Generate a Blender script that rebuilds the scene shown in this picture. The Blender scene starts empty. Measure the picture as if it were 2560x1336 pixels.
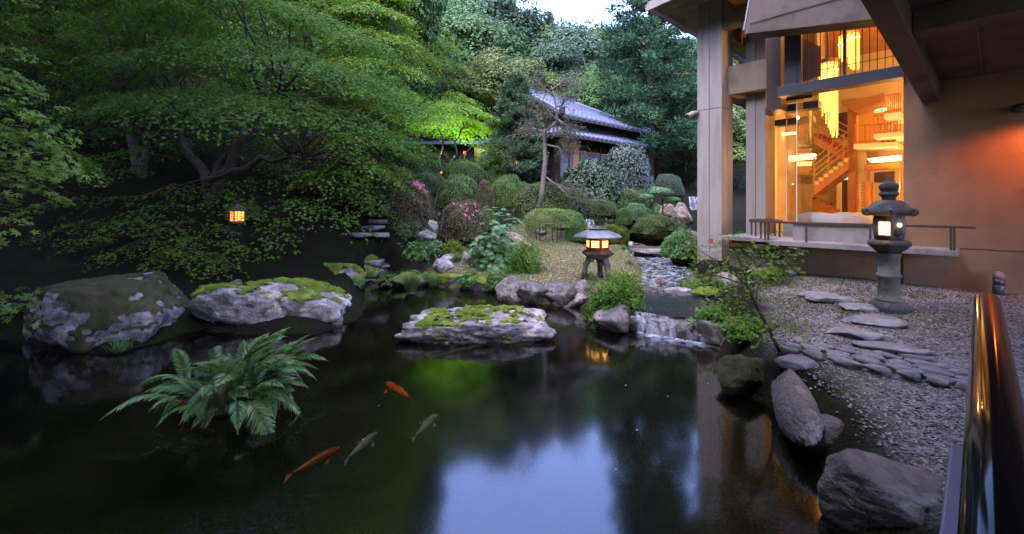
import bpy, bmesh, math, random
import numpy as np
from mathutils import Vector, Matrix

# ------------------------------------------------------------------ camera, sky, sun, exposure
SC = bpy.context.scene
COL = SC.collection
F, HZ, CU, HC = 1100.0, 510.0, 1280.0, 2.2      # focal length in photo pixels, horizon row, centre column, eye height over the water
cam_d = bpy.data.cameras.new("camera")
cam = bpy.data.objects.new("camera", cam_d); COL.objects.link(cam)
cam.location = (0, 0, HC); cam.rotation_euler = (math.radians(90), 0, 0)
cam_d.sensor_width = 36.0; cam_d.lens = F / 2560 * 36; cam_d.shift_y = -(668 - HZ) / 2560
cam_d.clip_start = 0.05; cam_d.clip_end = 500
SC.camera = cam

SUN_EL, SUN_ROT = math.radians(66), math.radians(215)
w = bpy.data.worlds.new("World"); SC.world = w; w.use_nodes = True
wn, wl = w.node_tree.nodes, w.node_tree.links
sky = wn.new("ShaderNodeTexSky"); sky.sky_type = 'NISHITA'; sky.sun_disc = False
sky.sun_elevation = SUN_EL; sky.sun_rotation = SUN_ROT; sky.altitude = 200
sky.air_density = 1.0; sky.dust_density = 1.2; sky.ozone_density = 1.6
tint = wn.new("ShaderNodeMix"); tint.data_type = 'RGBA'; tint.blend_type = 'MULTIPLY'; tint.inputs[0].default_value = 1.0
wl.new(sky.outputs[0], tint.inputs[6]); tint.inputs[7].default_value = (0.84, 0.76, 1.0, 1)
bg = wn["Background"]; bg.inputs[1].default_value = 0.15
wl.new(tint.outputs[2], bg.inputs[0])
sun_d = bpy.data.lights.new("sun", 'SUN'); sun_d.energy = 0.58; sun_d.angle = math.radians(70); sun_d.color = (1.0, 0.92, 0.80)
sun = bpy.data.objects.new("sun", sun_d); COL.objects.link(sun)
sun.rotation_euler = Vector((math.sin(SUN_ROT) * math.cos(SUN_EL), math.cos(SUN_ROT) * math.cos(SUN_EL), math.sin(SUN_EL))).to_track_quat('Z', 'Y').to_euler()
SC.view_settings.view_transform = 'Standard'; SC.view_settings.look = 'None'; SC.view_settings.gamma = 1.0
SC.view_settings.exposure = 3.85
SC.view_settings.use_curve_mapping = False
SC.cycles.use_denoising = True
SC.cycles.max_bounces = 5; SC.cycles.diffuse_bounces = 3; SC.cycles.glossy_bounces = 3
SC.cycles.transmission_bounces = 6; SC.cycles.transparent_max_bounces = 12
SC.cycles.caustics_reflective = False; SC.cycles.caustics_refractive = False
SC.cycles.sample_clamp_indirect = 6.0

RNG = np.random.default_rng(7)
random.seed(7)

# ------------------------------------------------------------------ helpers
def Px(u, v, d):
    return Vector(((u - CU) / F * d, d, HC - (v - HZ) / F * d))
def Gd(u, v, z):
    return Px(u, v, (HC - z) * F / (v - HZ))
def nrm(a): return a / np.maximum(np.linalg.norm(a, axis=-1, keepdims=True), 1e-9)

def _hash(ix, iy, iz, s):
    h = (ix.astype(np.int64) * 374761393 + iy.astype(np.int64) * 668265263 + iz.astype(np.int64) * 1274126177 + s * 974634541) & 0xffffffff
    h = ((h ^ (h >> 13)) * 1274126177) & 0xffffffff
    h = (h ^ (h >> 16)) & 0xffffffff
    return h / 2147483647.5 - 1.0
def vnoise(p, s=0):
    p = np.asarray(p, float); i = np.floor(p).astype(np.int64); f = p - i; f = f * f * (3 - 2 * f)
    r = 0
    for a in (0, 1):
        for b in (0, 1):
            for c in (0, 1):
                wgt = (f[:, 0] if a else 1 - f[:, 0]) * (f[:, 1] if b else 1 - f[:, 1]) * (f[:, 2] if c else 1 - f[:, 2])
                r = r + wgt * _hash(i[:, 0] + a, i[:, 1] + b, i[:, 2] + c, s)
    return r
def fbm(p, o=4, s=0):
    p = np.asarray(p, float); r = 0; amp = 0.5
    for k in range(o):
        r = r + amp * vnoise(p, s + k * 17); p = p * 2.03 + 11.3; amp *= 0.5
    return r

def mesh_np(name, V, Fs, smooth=False, mats=None):
    """V (n,3); Fs list of int arrays (m,k)"""
    me = bpy.data.meshes.new(name)
    V = np.ascontiguousarray(V, np.float32)
    if not isinstance(Fs, (list, tuple)): Fs = [Fs]
    Fs = [np.asarray(x, np.int32) for x in Fs if len(x)]
    me.vertices.add(len(V)); me.vertices.foreach_set("co", V.ravel())
    nl = sum(x.size for x in Fs); npoly = sum(len(x) for x in Fs)
    me.loops.add(nl); me.polygons.add(npoly)
    me.loops.foreach_set("vertex_index", np.concatenate([x.ravel() for x in Fs]))
    tot = np.concatenate([np.full(len(x), x.shape[1], np.int32) for x in Fs])
    st = np.concatenate([[0], np.cumsum(tot)[:-1]]).astype(np.int32)
    me.polygons.foreach_set("loop_start", st); me.polygons.foreach_set("loop_total", tot)
    if smooth: me.polygons.foreach_set("use_smooth", np.ones(npoly, bool))
    me.update(calc_edges=True)
    return me
def ob(name, me, m=None, parent=None, loc=None, rot=None, scale=None):
    o = bpy.data.objects.new(name, me); COL.objects.link(o)
    if m is not None and me is not None and len(me.materials) == 0: me.materials.append(m)
    if parent is not None: o.parent = parent
    if loc is not None: o.location = loc
    if rot is not None: o.rotation_euler = rot
    if scale is not None: o.scale = scale
    return o
def tag(o, label, cat, group=None, kind=None):
    if label: o["label"] = label
    if cat: o["category"] = cat
    if group: o["group"] = group
    if kind: o["kind"] = kind
    return o
def thing(name, label, cat, loc=(0, 0, 0), rz=0.0, group=None):
    o = ob(name, None, loc=loc, rot=(0, 0, rz)); o.empty_display_size = 0.2
    return tag(o, label, cat, group)
def copy_tree(o, parent=None):
    c = o.copy(); COL.objects.link(c); c.parent = parent
    for ch in [x for x in COL.objects if x.parent == o]: copy_tree(ch, c)
    return c
class MB:
    def __init__(s): s.v, s.f = [], []
    def add(s, V, Fc):
        n = len(s.v); s.v += [tuple(p) for p in V]; s.f += [[i + n for i in q] for q in Fc]; return s
    def box(s, x0, x1, y0, y1, z0, z1):
        x0, x1 = min(x0, x1), max(x0, x1); y0, y1 = min(y0, y1), max(y0, y1); z0, z1 = min(z0, z1), max(z0, z1)
        return s.add([(x0, y0, z0), (x1, y0, z0), (x1, y1, z0), (x0, y1, z0), (x0, y0, z1), (x1, y0, z1), (x1, y1, z1), (x0, y1, z1)],
                     [(0, 3, 2, 1), (4, 5, 6, 7), (0, 1, 5, 4), (1, 2, 6, 5), (2, 3, 7, 6), (3, 0, 4, 7)])
    def bar(s, p0, p1, wd, h, up=(0, 0, 1)):
        p0, p1 = Vector(p0), Vector(p1); t = (p1 - p0).normalized(); sd = t.cross(Vector(up))
        if sd.length < 1e-4: sd = t.cross(Vector((1, 0, 0)))
        sd.normalize(); n = sd.cross(t).normalized(); a, b = sd * wd / 2, n * h / 2
        V = [p0 - a - b, p0 + a - b, p0 + a + b, p0 - a + b, p1 - a - b, p1 + a - b, p1 + a + b, p1 - a + b]
        return s.add(V, [(0, 1, 2, 3), (7, 6, 5, 4), (0, 4, 5, 1), (1, 5, 6, 2), (2, 6, 7, 3), (3, 7, 4, 0)])
    def prism(s, pts, off):
        n = len(pts); pts = [Vector(p) for p in pts]; off = Vector(off)
        return s.add(pts + [p + off for p in pts], [list(range(n))[::-1], list(range(n, 2 * n))] + [[i, (i + 1) % n, n + (i + 1) % n, n + i] for i in range(n)])
    def tube(s, pts, rad, n=8):
        pts = [Vector(p) for p in pts]; base = len(s.v); m = len(pts)
        if not hasattr(rad, '__len__'): rad = [rad] * m
        ref = Vector((0.3, 0.2, 1)).normalized()
        for i, p in enumerate(pts):
            t = (pts[min(i + 1, m - 1)] - pts[max(i - 1, 0)]).normalized()
            a = t.cross(ref); a = a.normalized() if a.length > 1e-3 else t.orthogonal().normalized()
            b = t.cross(a)
            for k in range(n):
                th = 2 * math.pi * k / n
                s.v.append(tuple(p + (a * math.cos(th) + b * math.sin(th)) * rad[i]))
        for i in range(m - 1):
            for k in range(n):
                s.f.append([base + i * n + k, base + i * n + (k + 1) % n, base + (i + 1) * n + (k + 1) % n, base + (i + 1) * n + k])
        s.f.append([base + k for k in range(n)][::-1]); s.f.append([base + (m - 1) * n + k for k in range(n)])
        return s
    def lathe(s, prof, n=24, c=(0, 0, 0), rf=None, ph=0.0):
        base = len(s.v); m = len(prof)
        for (r, z) in prof:
            for k in range(n):
                th = 2 * math.pi * k / n + ph; q = r * (rf(th, r, z) if rf else 1)
                s.v.append((c[0] + q * math.cos(th), c[1] + q * math.sin(th), c[2] + z))
        for i in range(m - 1):
            for k in range(n):
                s.f.append([base + i * n + k, base + i * n + (k + 1) % n, base + (i + 1) * n + (k + 1) % n, base + (i + 1) * n + k])
        s.f.append([base + k for k in range(n)][::-1]); s.f.append([base + (m - 1) * n + k for k in range(n)])
        return s
    def mesh(s, name, smooth=False):
        me = bpy.data.meshes.new(name); me.from_pydata(s.v, [], s.f)
        if smooth: me.polygons.foreach_set("use_smooth", np.ones(len(me.polygons), bool))
        me.update(); return me
    def build(s, name, m, parent=None, smooth=False, bevel=0.0, loc=None, rot=None, scale=None):
        o = ob(name, s.mesh(name, smooth), m, parent, loc, rot, scale)
        if bevel:
            b = o.modifiers.new("bevel", 'BEVEL'); b.width = bevel; b.segments = 2; b.limit_method = 'ANGLE'
        return o

# ------------------------------------------------------------------ materials
MATS = {}
def mat(name, c1, c2=None, scale=4.0, rough=0.7, spec=0.3, bump=0.0, bscale=30.0, c3=None, s3=1.0, metal=0.0, detail=6.0, contrast=(0.35, 0.65), transl=0.0, island=0.0, coat=0.0, stretch=None, bdist=0.02, wet=0.0):
    m = bpy.data.materials.new(name); m.use_nodes = True; N, L = m.node_tree.nodes, m.node_tree.links
    bs = N["Principled BSDF"]; out = N["Material Output"]
    bs.inputs["Roughness"].default_value = rough; bs.inputs["Metallic"].default_value = metal
    bs.inputs["Specular IOR Level"].default_value = spec; bs.inputs["Coat Weight"].default_value = coat
    tc = N.new("ShaderNodeTexCoord"); src = tc.outputs["Object"]
    if stretch:
        mp = N.new("ShaderNodeMapping"); mp.inputs["Scale"].default_value = stretch; L.new(src, mp.inputs["Vector"]); src = mp.outputs[0]
    colsock = None
    def noise(sc, det=detail):
        n = N.new("ShaderNodeTexNoise"); n.inputs["Scale"].default_value = sc; n.inputs["Detail"].default_value = det; n.inputs["Roughness"].default_value = 0.62
        L.new(src, n.inputs["Vector"]); return n
    def ramp(sock, lo, hi):
        r = N.new("ShaderNodeMapRange"); r.inputs["From Min"].default_value = lo; r.inputs["From Max"].default_value = hi; r.clamp = True
        L.new(sock, r.inputs["Value"]); return r.outputs[0]
    def mix(fac, a, b):
        x = N.new("ShaderNodeMix"); x.data_type = 'RGBA'
        if hasattr(fac, 'is_output'): L.new(fac, x.inputs[0])
        else: x.inputs[0].default_value = fac
        for i, c in ((6, a), (7, b)):
            if hasattr(c, 'is_output'): L.new(c, x.inputs[i])
            else: x.inputs[i].default_value = (*c, 1)
        return x.outputs[2]
    cs = c1
    if c2 is not None: cs = mix(ramp(noise(scale).outputs["Fac"], *contrast), c1, c2)
    if c3 is not None: cs = mix(ramp(noise(s3, 8).outputs["Fac"], 0.5, 0.6), cs, c3)
    if island:
        g = N.new("ShaderNodeNewGeometry"); oi = N.new("ShaderNodeObjectInfo")
        hs = N.new("ShaderNodeHueSaturation")
        r = N.new("ShaderNodeMapRange"); r.inputs["To Min"].default_value = 1 - island; r.inputs["To Max"].default_value = 1 + island; L.new(g.outputs["Random Per Island"], r.inputs["Value"])
        r2 = N.new("ShaderNodeMapRange"); r2.inputs["To Min"].default_value = 0.482; r2.inputs["To Max"].default_value = 0.518; L.new(oi.outputs["Random"], r2.inputs["Value"])
        L.new(r.outputs[0], hs.inputs["Value"]); L.new(r2.outputs[0], hs.inputs["Hue"])
        if hasattr(cs, 'is_output'): L.new(cs, hs.inputs["Color"])
        else: hs.inputs["Color"].default_value = (*cs, 1)
        cs = hs.outputs[0]
    if wet:      # water stain: a dark band just over the pond's level
        ge = N.new("ShaderNodeNewGeometry"); sx = N.new("ShaderNodeSeparateXYZ"); L.new(ge.outputs["Position"], sx.inputs[0])
        nn = noise(5.0); ad = N.new("ShaderNodeMath"); ad.operation = 'MULTIPLY_ADD'; ad.inputs[1].default_value = -.22; L.new(nn.outputs["Fac"], ad.inputs[0]); L.new(sx.outputs[2], ad.inputs[2])
        cs = mix(ramp(ad.outputs[0], -.07, .03), tuple(x * .16 for x in c1), cs)
    if hasattr(cs, 'is_output'): L.new(cs, bs.inputs["Base Color"])
    else: bs.inputs["Base Color"].default_value = (*cs, 1)
    if bump:
        b = N.new("ShaderNodeBump"); b.inputs["Strength"].default_value = bump; b.inputs["Distance"].default_value = bdist
        L.new(noise(bscale, 8).outputs["Fac"], b.inputs["Height"]); L.new(b.outputs[0], bs.inputs["Normal"])
    if transl:
        t = N.new("ShaderNodeBsdfTranslucent"); mx = N.new("ShaderNodeMixShader"); mx.inputs[0].default_value = transl
        if hasattr(cs, 'is_output'): L.new(cs, t.inputs["Color"])
        else: t.inputs["Color"].default_value = (*cs, 1)
        L.new(bs.outputs[0], mx.inputs[1]); L.new(t.outputs[0], mx.inputs[2]); L.new(mx.outputs[0], out.inputs["Surface"])
    MATS[name] = m; return m
def emit(name, c, s):
    m = bpy.data.materials.new(name); m.use_nodes = True; N, L = m.node_tree.nodes, m.node_tree.links
    bs = N["Principled BSDF"]; bs.inputs["Base Color"].default_value = (*[min(1, x) * 0.6 for x in c], 1)
    bs.inputs["Emission Color"].default_value = (*c, 1); bs.inputs["Emission Strength"].default_value = s
    MATS[name] = m; return m
def glass(name, tintc=(0.95, 0.95, 0.95), ior=1.45, rough=0.0, bump=0.0, bscale=2.0, stretch=(1, 1, 1), detail=3.0):
    m = bpy.data.materials.new(name); m.use_nodes = True; N, L = m.node_tree.nodes, m.node_tree.links
    N.remove(N["Principled BSDF"]); out = N["Material Output"]
    t = N.new("ShaderNodeBsdfTransparent"); t.inputs[0].default_value = (*tintc, 1)
    g = N.new("ShaderNodeBsdfGlossy"); g.inputs["Roughness"].default_value = rough; g.inputs["Color"].default_value = (1, 1, 1, 1)
    fr = N.new("ShaderNodeFresnel"); fr.inputs["IOR"].default_value = ior
    mx = N.new("ShaderNodeMixShader"); L.new(fr.outputs[0], mx.inputs[0]); L.new(t.outputs[0], mx.inputs[1]); L.new(g.outputs[0], mx.inputs[2])
    L.new(mx.outputs[0], out.inputs["Surface"])
    if bump:
        tc = N.new("ShaderNodeTexCoord"); mp = N.new("ShaderNodeMapping"); mp.inputs["Scale"].default_value = stretch
        n = N.new("ShaderNodeTexNoise"); n.inputs["Scale"].default_value = bscale; n.inputs["Detail"].default_value = detail
        b = N.new("ShaderNodeBump"); b.inputs["Strength"].default_value = bump; b.inputs["Distance"].default_value = 0.02
        L.new(tc.outputs["Object"], mp.inputs[0]); L.new(mp.outputs[0], n.inputs["Vector"]); L.new(n.outputs["Fac"], b.inputs["Height"])
        L.new(b.outputs[0], g.inputs["Normal"]); L.new(b.outputs[0], fr.inputs["Normal"])
    MATS[name] = m; return m

concrete = mat("pale_concrete", (0.265, 0.24, 0.218), (0.24, 0.217, 0.196), 2.2, 0.75, 0.2, 0.25, 40, c3=(0.215, 0.194, 0.174), s3=1.3, stretch=(2.5, 2.5, .35))
render_wall = mat("beige_render", (0.21, 0.132, 0.075), (0.165, 0.10, 0.056), 1.1, 0.85, 0.15, 0.5, 50, c3=(0.135, 0.087, 0.055), s3=.7)
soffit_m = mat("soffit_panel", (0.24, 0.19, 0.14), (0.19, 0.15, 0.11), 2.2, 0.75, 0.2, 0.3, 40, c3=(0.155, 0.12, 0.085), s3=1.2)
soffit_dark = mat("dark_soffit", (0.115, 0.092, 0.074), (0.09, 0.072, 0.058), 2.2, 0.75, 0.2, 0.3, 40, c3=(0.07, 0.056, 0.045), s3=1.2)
dark_steel = mat("dark_steel", (0.045, 0.045, 0.05), (0.03, 0.03, 0.034), 3, 0.45, 0.5)
dark_wood = mat("dark_wood", (0.075, 0.04, 0.028), (0.04, 0.022, 0.016), 6, 0.5, 0.4, stretch=(1, 1, 8))
warm_wood = mat("warm_wood", (0.42, 0.19, 0.07), (0.33, 0.14, 0.05), 5, 0.45, 0.4, stretch=(1, 1, 0.15))
cream = mat("cream_plaster", (0.62, 0.53, 0.36), (0.56, 0.47, 0.31), 2, 0.8, 0.2)
olive_wall = mat("olive_plaster", (0.42, 0.38, 0.20), (0.36, 0.33, 0.17), 2, 0.8, 0.2)
red_tread = mat("red_carpet", (0.32, 0.08, 0.05), (0.25, 0.06, 0.04), 20, 0.9, 0.1)
white_panel = mat("white_panel", (0.72, 0.66, 0.55), (0.66, 0.6, 0.5), 2, 0.7, 0.2)
upholstery = mat("grey_upholstery", (0.34, 0.30, 0.28), (0.28, 0.25, 0.23), 60, 0.9, 0.2, 0.2, 200)
pane_glass = glass("clear_glass", (0.93, 0.93, 0.91), 1.45)
rock_m = mat("grey_rock", (0.17, 0.155, 0.145), (0.075, 0.068, 0.062), 5, 0.8, 0.25, 1.0, 22, c3=(0.27, 0.245, 0.235), s3=3.3, bdist=.04, wet=1.0)
rock_pale = mat("pale_rock", (0.23, 0.205, 0.20), (0.09, 0.08, 0.075), 5.5, 0.8, 0.2, 1.0, 18, c3=(0.34, 0.305, 0.30), s3=3.1, bdist=.05, wet=1.0)
rock_dark = mat("dark_wet_rock", (0.07, 0.06, 0.055), (0.035, 0.032, 0.03), 3.5, 0.5, 0.4, 0.8, 12, c3=(0.16, 0.14, 0.14), s3=2.6)
rock_brown = mat("brown_rock", (0.15, 0.115, 0.09), (0.075, 0.058, 0.046), 5, 0.75, 0.25, 0.8, 14, c3=(0.21, 0.165, 0.13), s3=3.0, bdist=.04, wet=1.0)
shore_rock = mat("dark_shore_rock", (0.07, 0.059, 0.05), (0.032, 0.027, 0.024), 6, 0.6, 0.35, 1.0, 24, c3=(0.11, 0.094, 0.08), s3=3.6, bdist=.04, wet=1.0)
moss_m = mat("green_moss", (0.10, 0.145, 0.018), (0.045, 0.075, 0.012), 5, 0.95, 0.05, 1.0, 55, c3=(0.15, 0.17, 0.03), s3=3, bdist=0.03)
moss_dark = mat("dark_moss", (0.06, 0.058, 0.026), (0.032, 0.035, 0.016), 6, 0.95, 0.05, 1.0, 55, c3=(0.07, 0.06, 0.03), s3=3, bdist=0.03)
lantern_stone = mat("lantern_granite", (0.042, 0.041, 0.039), (0.025, 0.024, 0.023), 9, 0.8, 0.25, 0.6, 60, c3=(0.065, 0.061, 0.054), s3=5)
lantern_pale = mat("weathered_granite", (0.10, 0.09, 0.075), (0.06, 0.055, 0.046), 7, 0.8, 0.25, 0.6, 60, c3=(0.14, 0.125, 0.105), s3=4)
paver_m = mat("slate_cobble", (0.125, 0.116, 0.112), (0.06, 0.056, 0.055), 5, 0.65, 0.35, 0.5, 25, c3=(0.16, 0.148, 0.148), s3=3)
bark_m = mat("bark", (0.065, 0.05, 0.038), (0.03, 0.024, 0.018), 9, 0.9, 0.15, 0.8, 40, stretch=(1, 1, 0.25))
bark_pale = mat("pale_bark", (0.19, 0.165, 0.145), (0.10, 0.085, 0.075), 7, 0.9, 0.15, 0.8, 30, stretch=(1, 1, 0.3))
# ------------------------------------------------------------------ terrain
BDIR, ADIR = Vector((0.7426, 0.6697, 0)), Vector((-0.6697, 0.7426, 0))
CTRL = [(3.0, 4.4, .36), (2.8, 3.2, .28), (4, 3.5, .50), (3.7, 4.8, .50), (4.2, 4.3, .5), (3.4, 5.0, .49), (4.9, 3.5, .5), (5.6, 2.75, .5), (4.6, 4.9, .52), (5.5, 3.6, .52), (3.4, 2.4, .42), (6.4, 4.0, .6), (6, 3, .7), (9, 4, .7), (7.3, 8.2, .7), (5, 6.5, .68), (4.6, 8, .55), (5.3, 11.5, .7), (8, 10, .7), (5.8, 8.5, .68), (6.4, 5.5, .7), (9, 14, .8), (3.2, 1, .4), (7, -2, .6),
        (.5, 10.7, .42), (1.6, 11, .45), (1, 13, .50), (2.6, 13, .48), (1.8, 14.3, .66), (0, 12.6, .5), (-2, 12.6, .42), (2.0, 9.5, .4), (3.0, 10.2, .40), (4.7, 10.0, .55),
        (0, 15, .85), (2.6, 15.2, .72), (4, 16, .74), (-2.5, 13.6, .75), (-4.4, 12.4, .7), (4, 20, 2.0), (8, 22, 2.4), (6.5, 17.5, 1.0),
        (-4, 25, 3.9), (2, 24, 3.7), (7, 27, 3.8), (0, 29, 4.2), (5, 21.5, 3.1),
        (0, 38, 9), (-15, 38, 12), (15, 40, 9), (0, 60, 24), (-20, 60, 26), (20, 60, 22), (35, 45, 12), (-30, 35, 18), (-12, 28, 7.5), (0, 90, 34), (-50, 60, 34), (45, 90, 30), (-45, 90, 36), (60, 30, 10),
        (-4.6, 10.8, .6), (-6, 9.8, .6), (-8, 8.6, .6), (-9.5, 8.6, .8), (-9, 13, 2.8), (-14, 12, 5), (-7, 15, 2.4), (-22, 10, 9), (-17, 3, 4), (-6.4, 19, 3.2), (-22, -8, 6), (-11, 6, 1.0), (-7, 11.5, 1.0), (-40, 0, 16), (-60, -20, 20),
        (14, 15, 1), (22, 22, 2), (17, 0, .7), (5, -7, .6), (-5, -12, .8), (40, -10, 1), (30, 10, 1.5), (0, -30, 2), (40, -40, 2), (-40, -40, 8)]
POND_UV = [(2130, 1336), (2095, 1240), (2030, 1140), (1950, 1045), (1870, 985), (1830, 930), (1795, 862), (1590, 826), (1545, 815), (1480, 800), (1462, 768), (1380, 764), (1262, 750), (1240, 730), (1100, 718), (985, 706), (955, 694), (925, 700), (905, 725), (905, 795), (800, 836), (620, 838), (500, 828), (455, 836), (300, 886), (150, 882), (60, 852), (-200, 835), (-700, 930)]
POND = np.array([Gd(u, v, 0.0)[:2] for u, v in POND_UV] + [(-13, 2), (-13, -5), (-4, -8), (1.8, -6), (2.0, -1), (2.05, 1.6)])
STREAM = [(Gd(1690, 842, .0)[:2], .30, .62), (Gd(1690, 790, .28)[:2], .30, .66), (Gd(1685, 735, .30)[:2], .31, .62), (Gd(1680, 695, .32)[:2], .34, .55), (Gd(1650, 660, .36)[:2], .38, .62), (Gd(1620, 637, .42)[:2], .43, .6), (Gd(1610, 622, .5)[:2], .5, .55), (Gd(1600, 606, .6)[:2], .6, .5)]
def seg_dist(p, a, b):
    ab = b - a; t = np.clip(((p - a) @ ab) / max(ab @ ab, 1e-9), 0, 1); return np.linalg.norm(p - (a + t[:, None] * ab), axis=1), t
def poly_sd(p, poly):
    d = np.full(len(p), 1e9); ins = np.zeros(len(p), bool)
    for i in range(len(poly)):
        a, b = poly[i], poly[(i + 1) % len(poly)]
        d = np.minimum(d, seg_dist(p, a, b)[0])
        c = ((a[1] > p[:, 1]) != (b[1] > p[:, 1])) & (p[:, 0] < (b[0] - a[0]) * (p[:, 1] - a[1]) / (b[1] - a[1] + 1e-12) + a[0])
        ins ^= c
    return np.where(ins, -d, d)
RB = {}
def terrain_fit():
    C = np.array(CTRL); X = C[:, :2]; R = np.linalg.norm(X[:, None] - X[None], axis=2)
    n = len(C); A = np.zeros((n + 3, n + 3)); A[:n, :n] = R + np.eye(n) * 0.05; A[:n, n] = 1; A[n, :n] = 1
    A[:n, n + 1:] = X; A[n + 1:, :n] = X.T
    RB['w'] = np.linalg.lstsq(A, np.concatenate([C[:, 2], [0, 0, 0]]), rcond=None)[0]; RB['X'] = X
def terrain_z(p):
    p = np.atleast_2d(np.asarray(p, float)); n = len(RB['X'])
    z = np.empty(len(p))
    for s in range(0, len(p), 20000):
        q = p[s:s + 20000]
        z[s:s + 20000] = np.linalg.norm(q[:, None] - RB['X'][None], axis=2) @ RB['w'][:n] + RB['w'][n] + q @ RB['w'][n + 1:]
    z += 0.05 * fbm(np.c_[p * 1.3, np.zeros(len(p))], 4, 5) * np.clip((np.abs(z - .68) + .12) / .3, 0.25, 3)
    sd = poly_sd(p, POND)
    bank = np.maximum(z, 0.12)
    k = np.clip(sd / 0.35, 0, 1); z = np.where(sd >= 0, 0.02 * (1 - k) + bank * k, np.maximum(-0.9, -0.10 + sd * 0.38))
    shelf = np.clip((p[:, 0] - 0.6) / 2.0, 0, 1) * np.clip((p[:, 1] - 4.2) / 1.5, 0, 1)
    z = np.where(sd < 0, z * (1 - .62 * shelf) - 0.02, z)
    dm = np.full(len(p), 1e9); zs = np.zeros(len(p)); wd = np.ones(len(p))
    for (a, za, wa), (b, zb, wb) in zip(STREAM[:-1], STREAM[1:]):
        d, t = seg_dist(p, np.array(a), np.array(b)); m = d < dm
        dm = np.where(m, d, dm); zs = np.where(m, za + (zb - za) * t, zs); wd = np.where(m, wa + (wb - wa) * t, wd)
    inside = np.clip((dm - wd * .85) / 0.45, 0, 1)
    z = np.where(sd > 0.12, np.minimum(z, (zs - .13) * (1 - inside) + np.maximum(z, zs - .13) * inside), z)
    return z
def tz(x, y): return float(terrain_z([(x, y)])[0])
def on_slope(u, v, d, n=1):
    """a standing point seen at pixel u,v at distance d; the ground is fitted through it"""
    q = Px(u, v, d); CTRL.append((q.x, q.y, q.z)); return q
# every plant of the slope: key, centre column, top row, base row, width in px, distance, kind, label
PLANTS = [
 ("A", 1028, 455, 556, 108, 15.0, "azalea", "rounded olive azalea with a band of pink flowers beside the stone steps"),
 ("B", 1158, 498, 588, 108, 14.5, "azalea", "low brownish azalea dotted with pink flowers in front of the clipped green dome"),
 ("C", 1146, 438, 512, 104, 17.5, "dome", "tall green clipped dome shrub behind the pink dotted azalea"),
 ("D", 1162, 398, 460, 104, 20.0, "dome", "wide green clipped dome shrub topmost under the floodlit maple"),
 ("E", 1058, 388, 446, 94, 20.5, "dome", "leafy clipped dome shrub at the foot of the floodlit maple trunk"),
 ("F", 1070, 438, 480, 84, 18.5, "flat", "flat clipped shrub between the pink azalea and the upper domes"),
 ("G", 1212, 453, 524, 48, 17.0, "azalea", "narrow reddish brown clipped azalea between two green domes"),
 ("H", 1268, 438, 508, 78, 18.0, "dome", "round yellow green clipped ball shrub below the bamboo fence"),
 ("I", 1222, 402, 438, 54, 22.0, "flat", "dark flat topped shrub on bare stems before the bamboo fence"),
 ("J", 1372, 464, 532, 168, 17.5, "flat", "broad low sloping hedge around the foot of the leaning pine"),
 ("K", 1385, 525, 562, 128, 15.5, "flat", "flat topped light green hedge raised on thin dark stems"),
 ("K2", 1440, 532, 592, 50, 15.3, "dome", "small bright leafy bush at the end of the stemmed hedge"),
 ("L", 1496, 502, 534, 90, 18.0, "flat", "small low flat hedge above the tiny cascade"),
 ("M", 1563, 477, 520, 124, 20.0, "flat", "long dark box hedge below the silvery round shrub"),
 ("N", 1560, 520, 556, 36, 17.0, "dome", "small grey green clipped knob beside the standing rock"),
 ("O", 1590, 508, 546, 66, 18.5, "dome", "glossy leafed low shrub in front of the long box hedge"),
 ("P", 1636, 536, 578, 98, 16.5, "dome", "spreading clipped shrub behind the tiny stone lantern"),
 ("Q", 1528, 566, 602, 80, 14.8, "flat", "mossy low mound shrub right behind the glowing lantern roof"),
 ("R", 1475, 404, 508, 165, 20.5, "camellia", "large dark glossy camellia in front of the house shutters"),
 ("S", 1565, 360, 478, 116, 22.0, "camellia", "tall silvery round shrub at the corner of the tiled house"),
 ("U", 1672, 440, 482, 64, 22.0, "flat", "dark flat clipped hedge beside the far waterfall"),
 ("W", 1100, 452, 502, 60, 18.8, "dome", "small clipped dome squeezed between the flat shrub and the tall dome"),
 ("X", 1242, 415, 464, 58, 20.5, "dome", "upper clipped dome right of the topmost wide dome"),
 ("Y", 1308, 455, 508, 60, 18.6, "dome", "green clipped dome beside the foot of the leaning pine"),
 ("Z", 1218, 522, 566, 50, 15.6, "dome", "low clipped dome right of the pink dotted azalea"),
 ("AA", 1010, 420, 474, 70, 19.6, "dome", "shaded clipped dome left of the upper domes"),
 ("V", 1708, 578, 636, 90, 13.0, "loose", "loose green shrub with a pink bloom at the concrete column"),
]
SPOT = {}
for k, u, vt, vb, wp, d, kind, lab in PLANTS:
    SPOT[k] = on_slope(u, vb if k != "K" else 596, d)
for nm, u, v, d in (("cedar", 1290, 442, 21.0), ("conifer", 1625, 466, 26.5), ("pine", 1352, 524, 16.6), ("litmaple", 1108, 440, 21.0), ("steps0", 930, 600, 13.0), ("steps1", 975, 505, 17.5), ("niwaki", 1650, 545, 17.0), ("bollardlamp", 593, 600, 11.5)):
    SPOT[nm] = on_slope(u, v, d)
terrain_fit()

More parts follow.
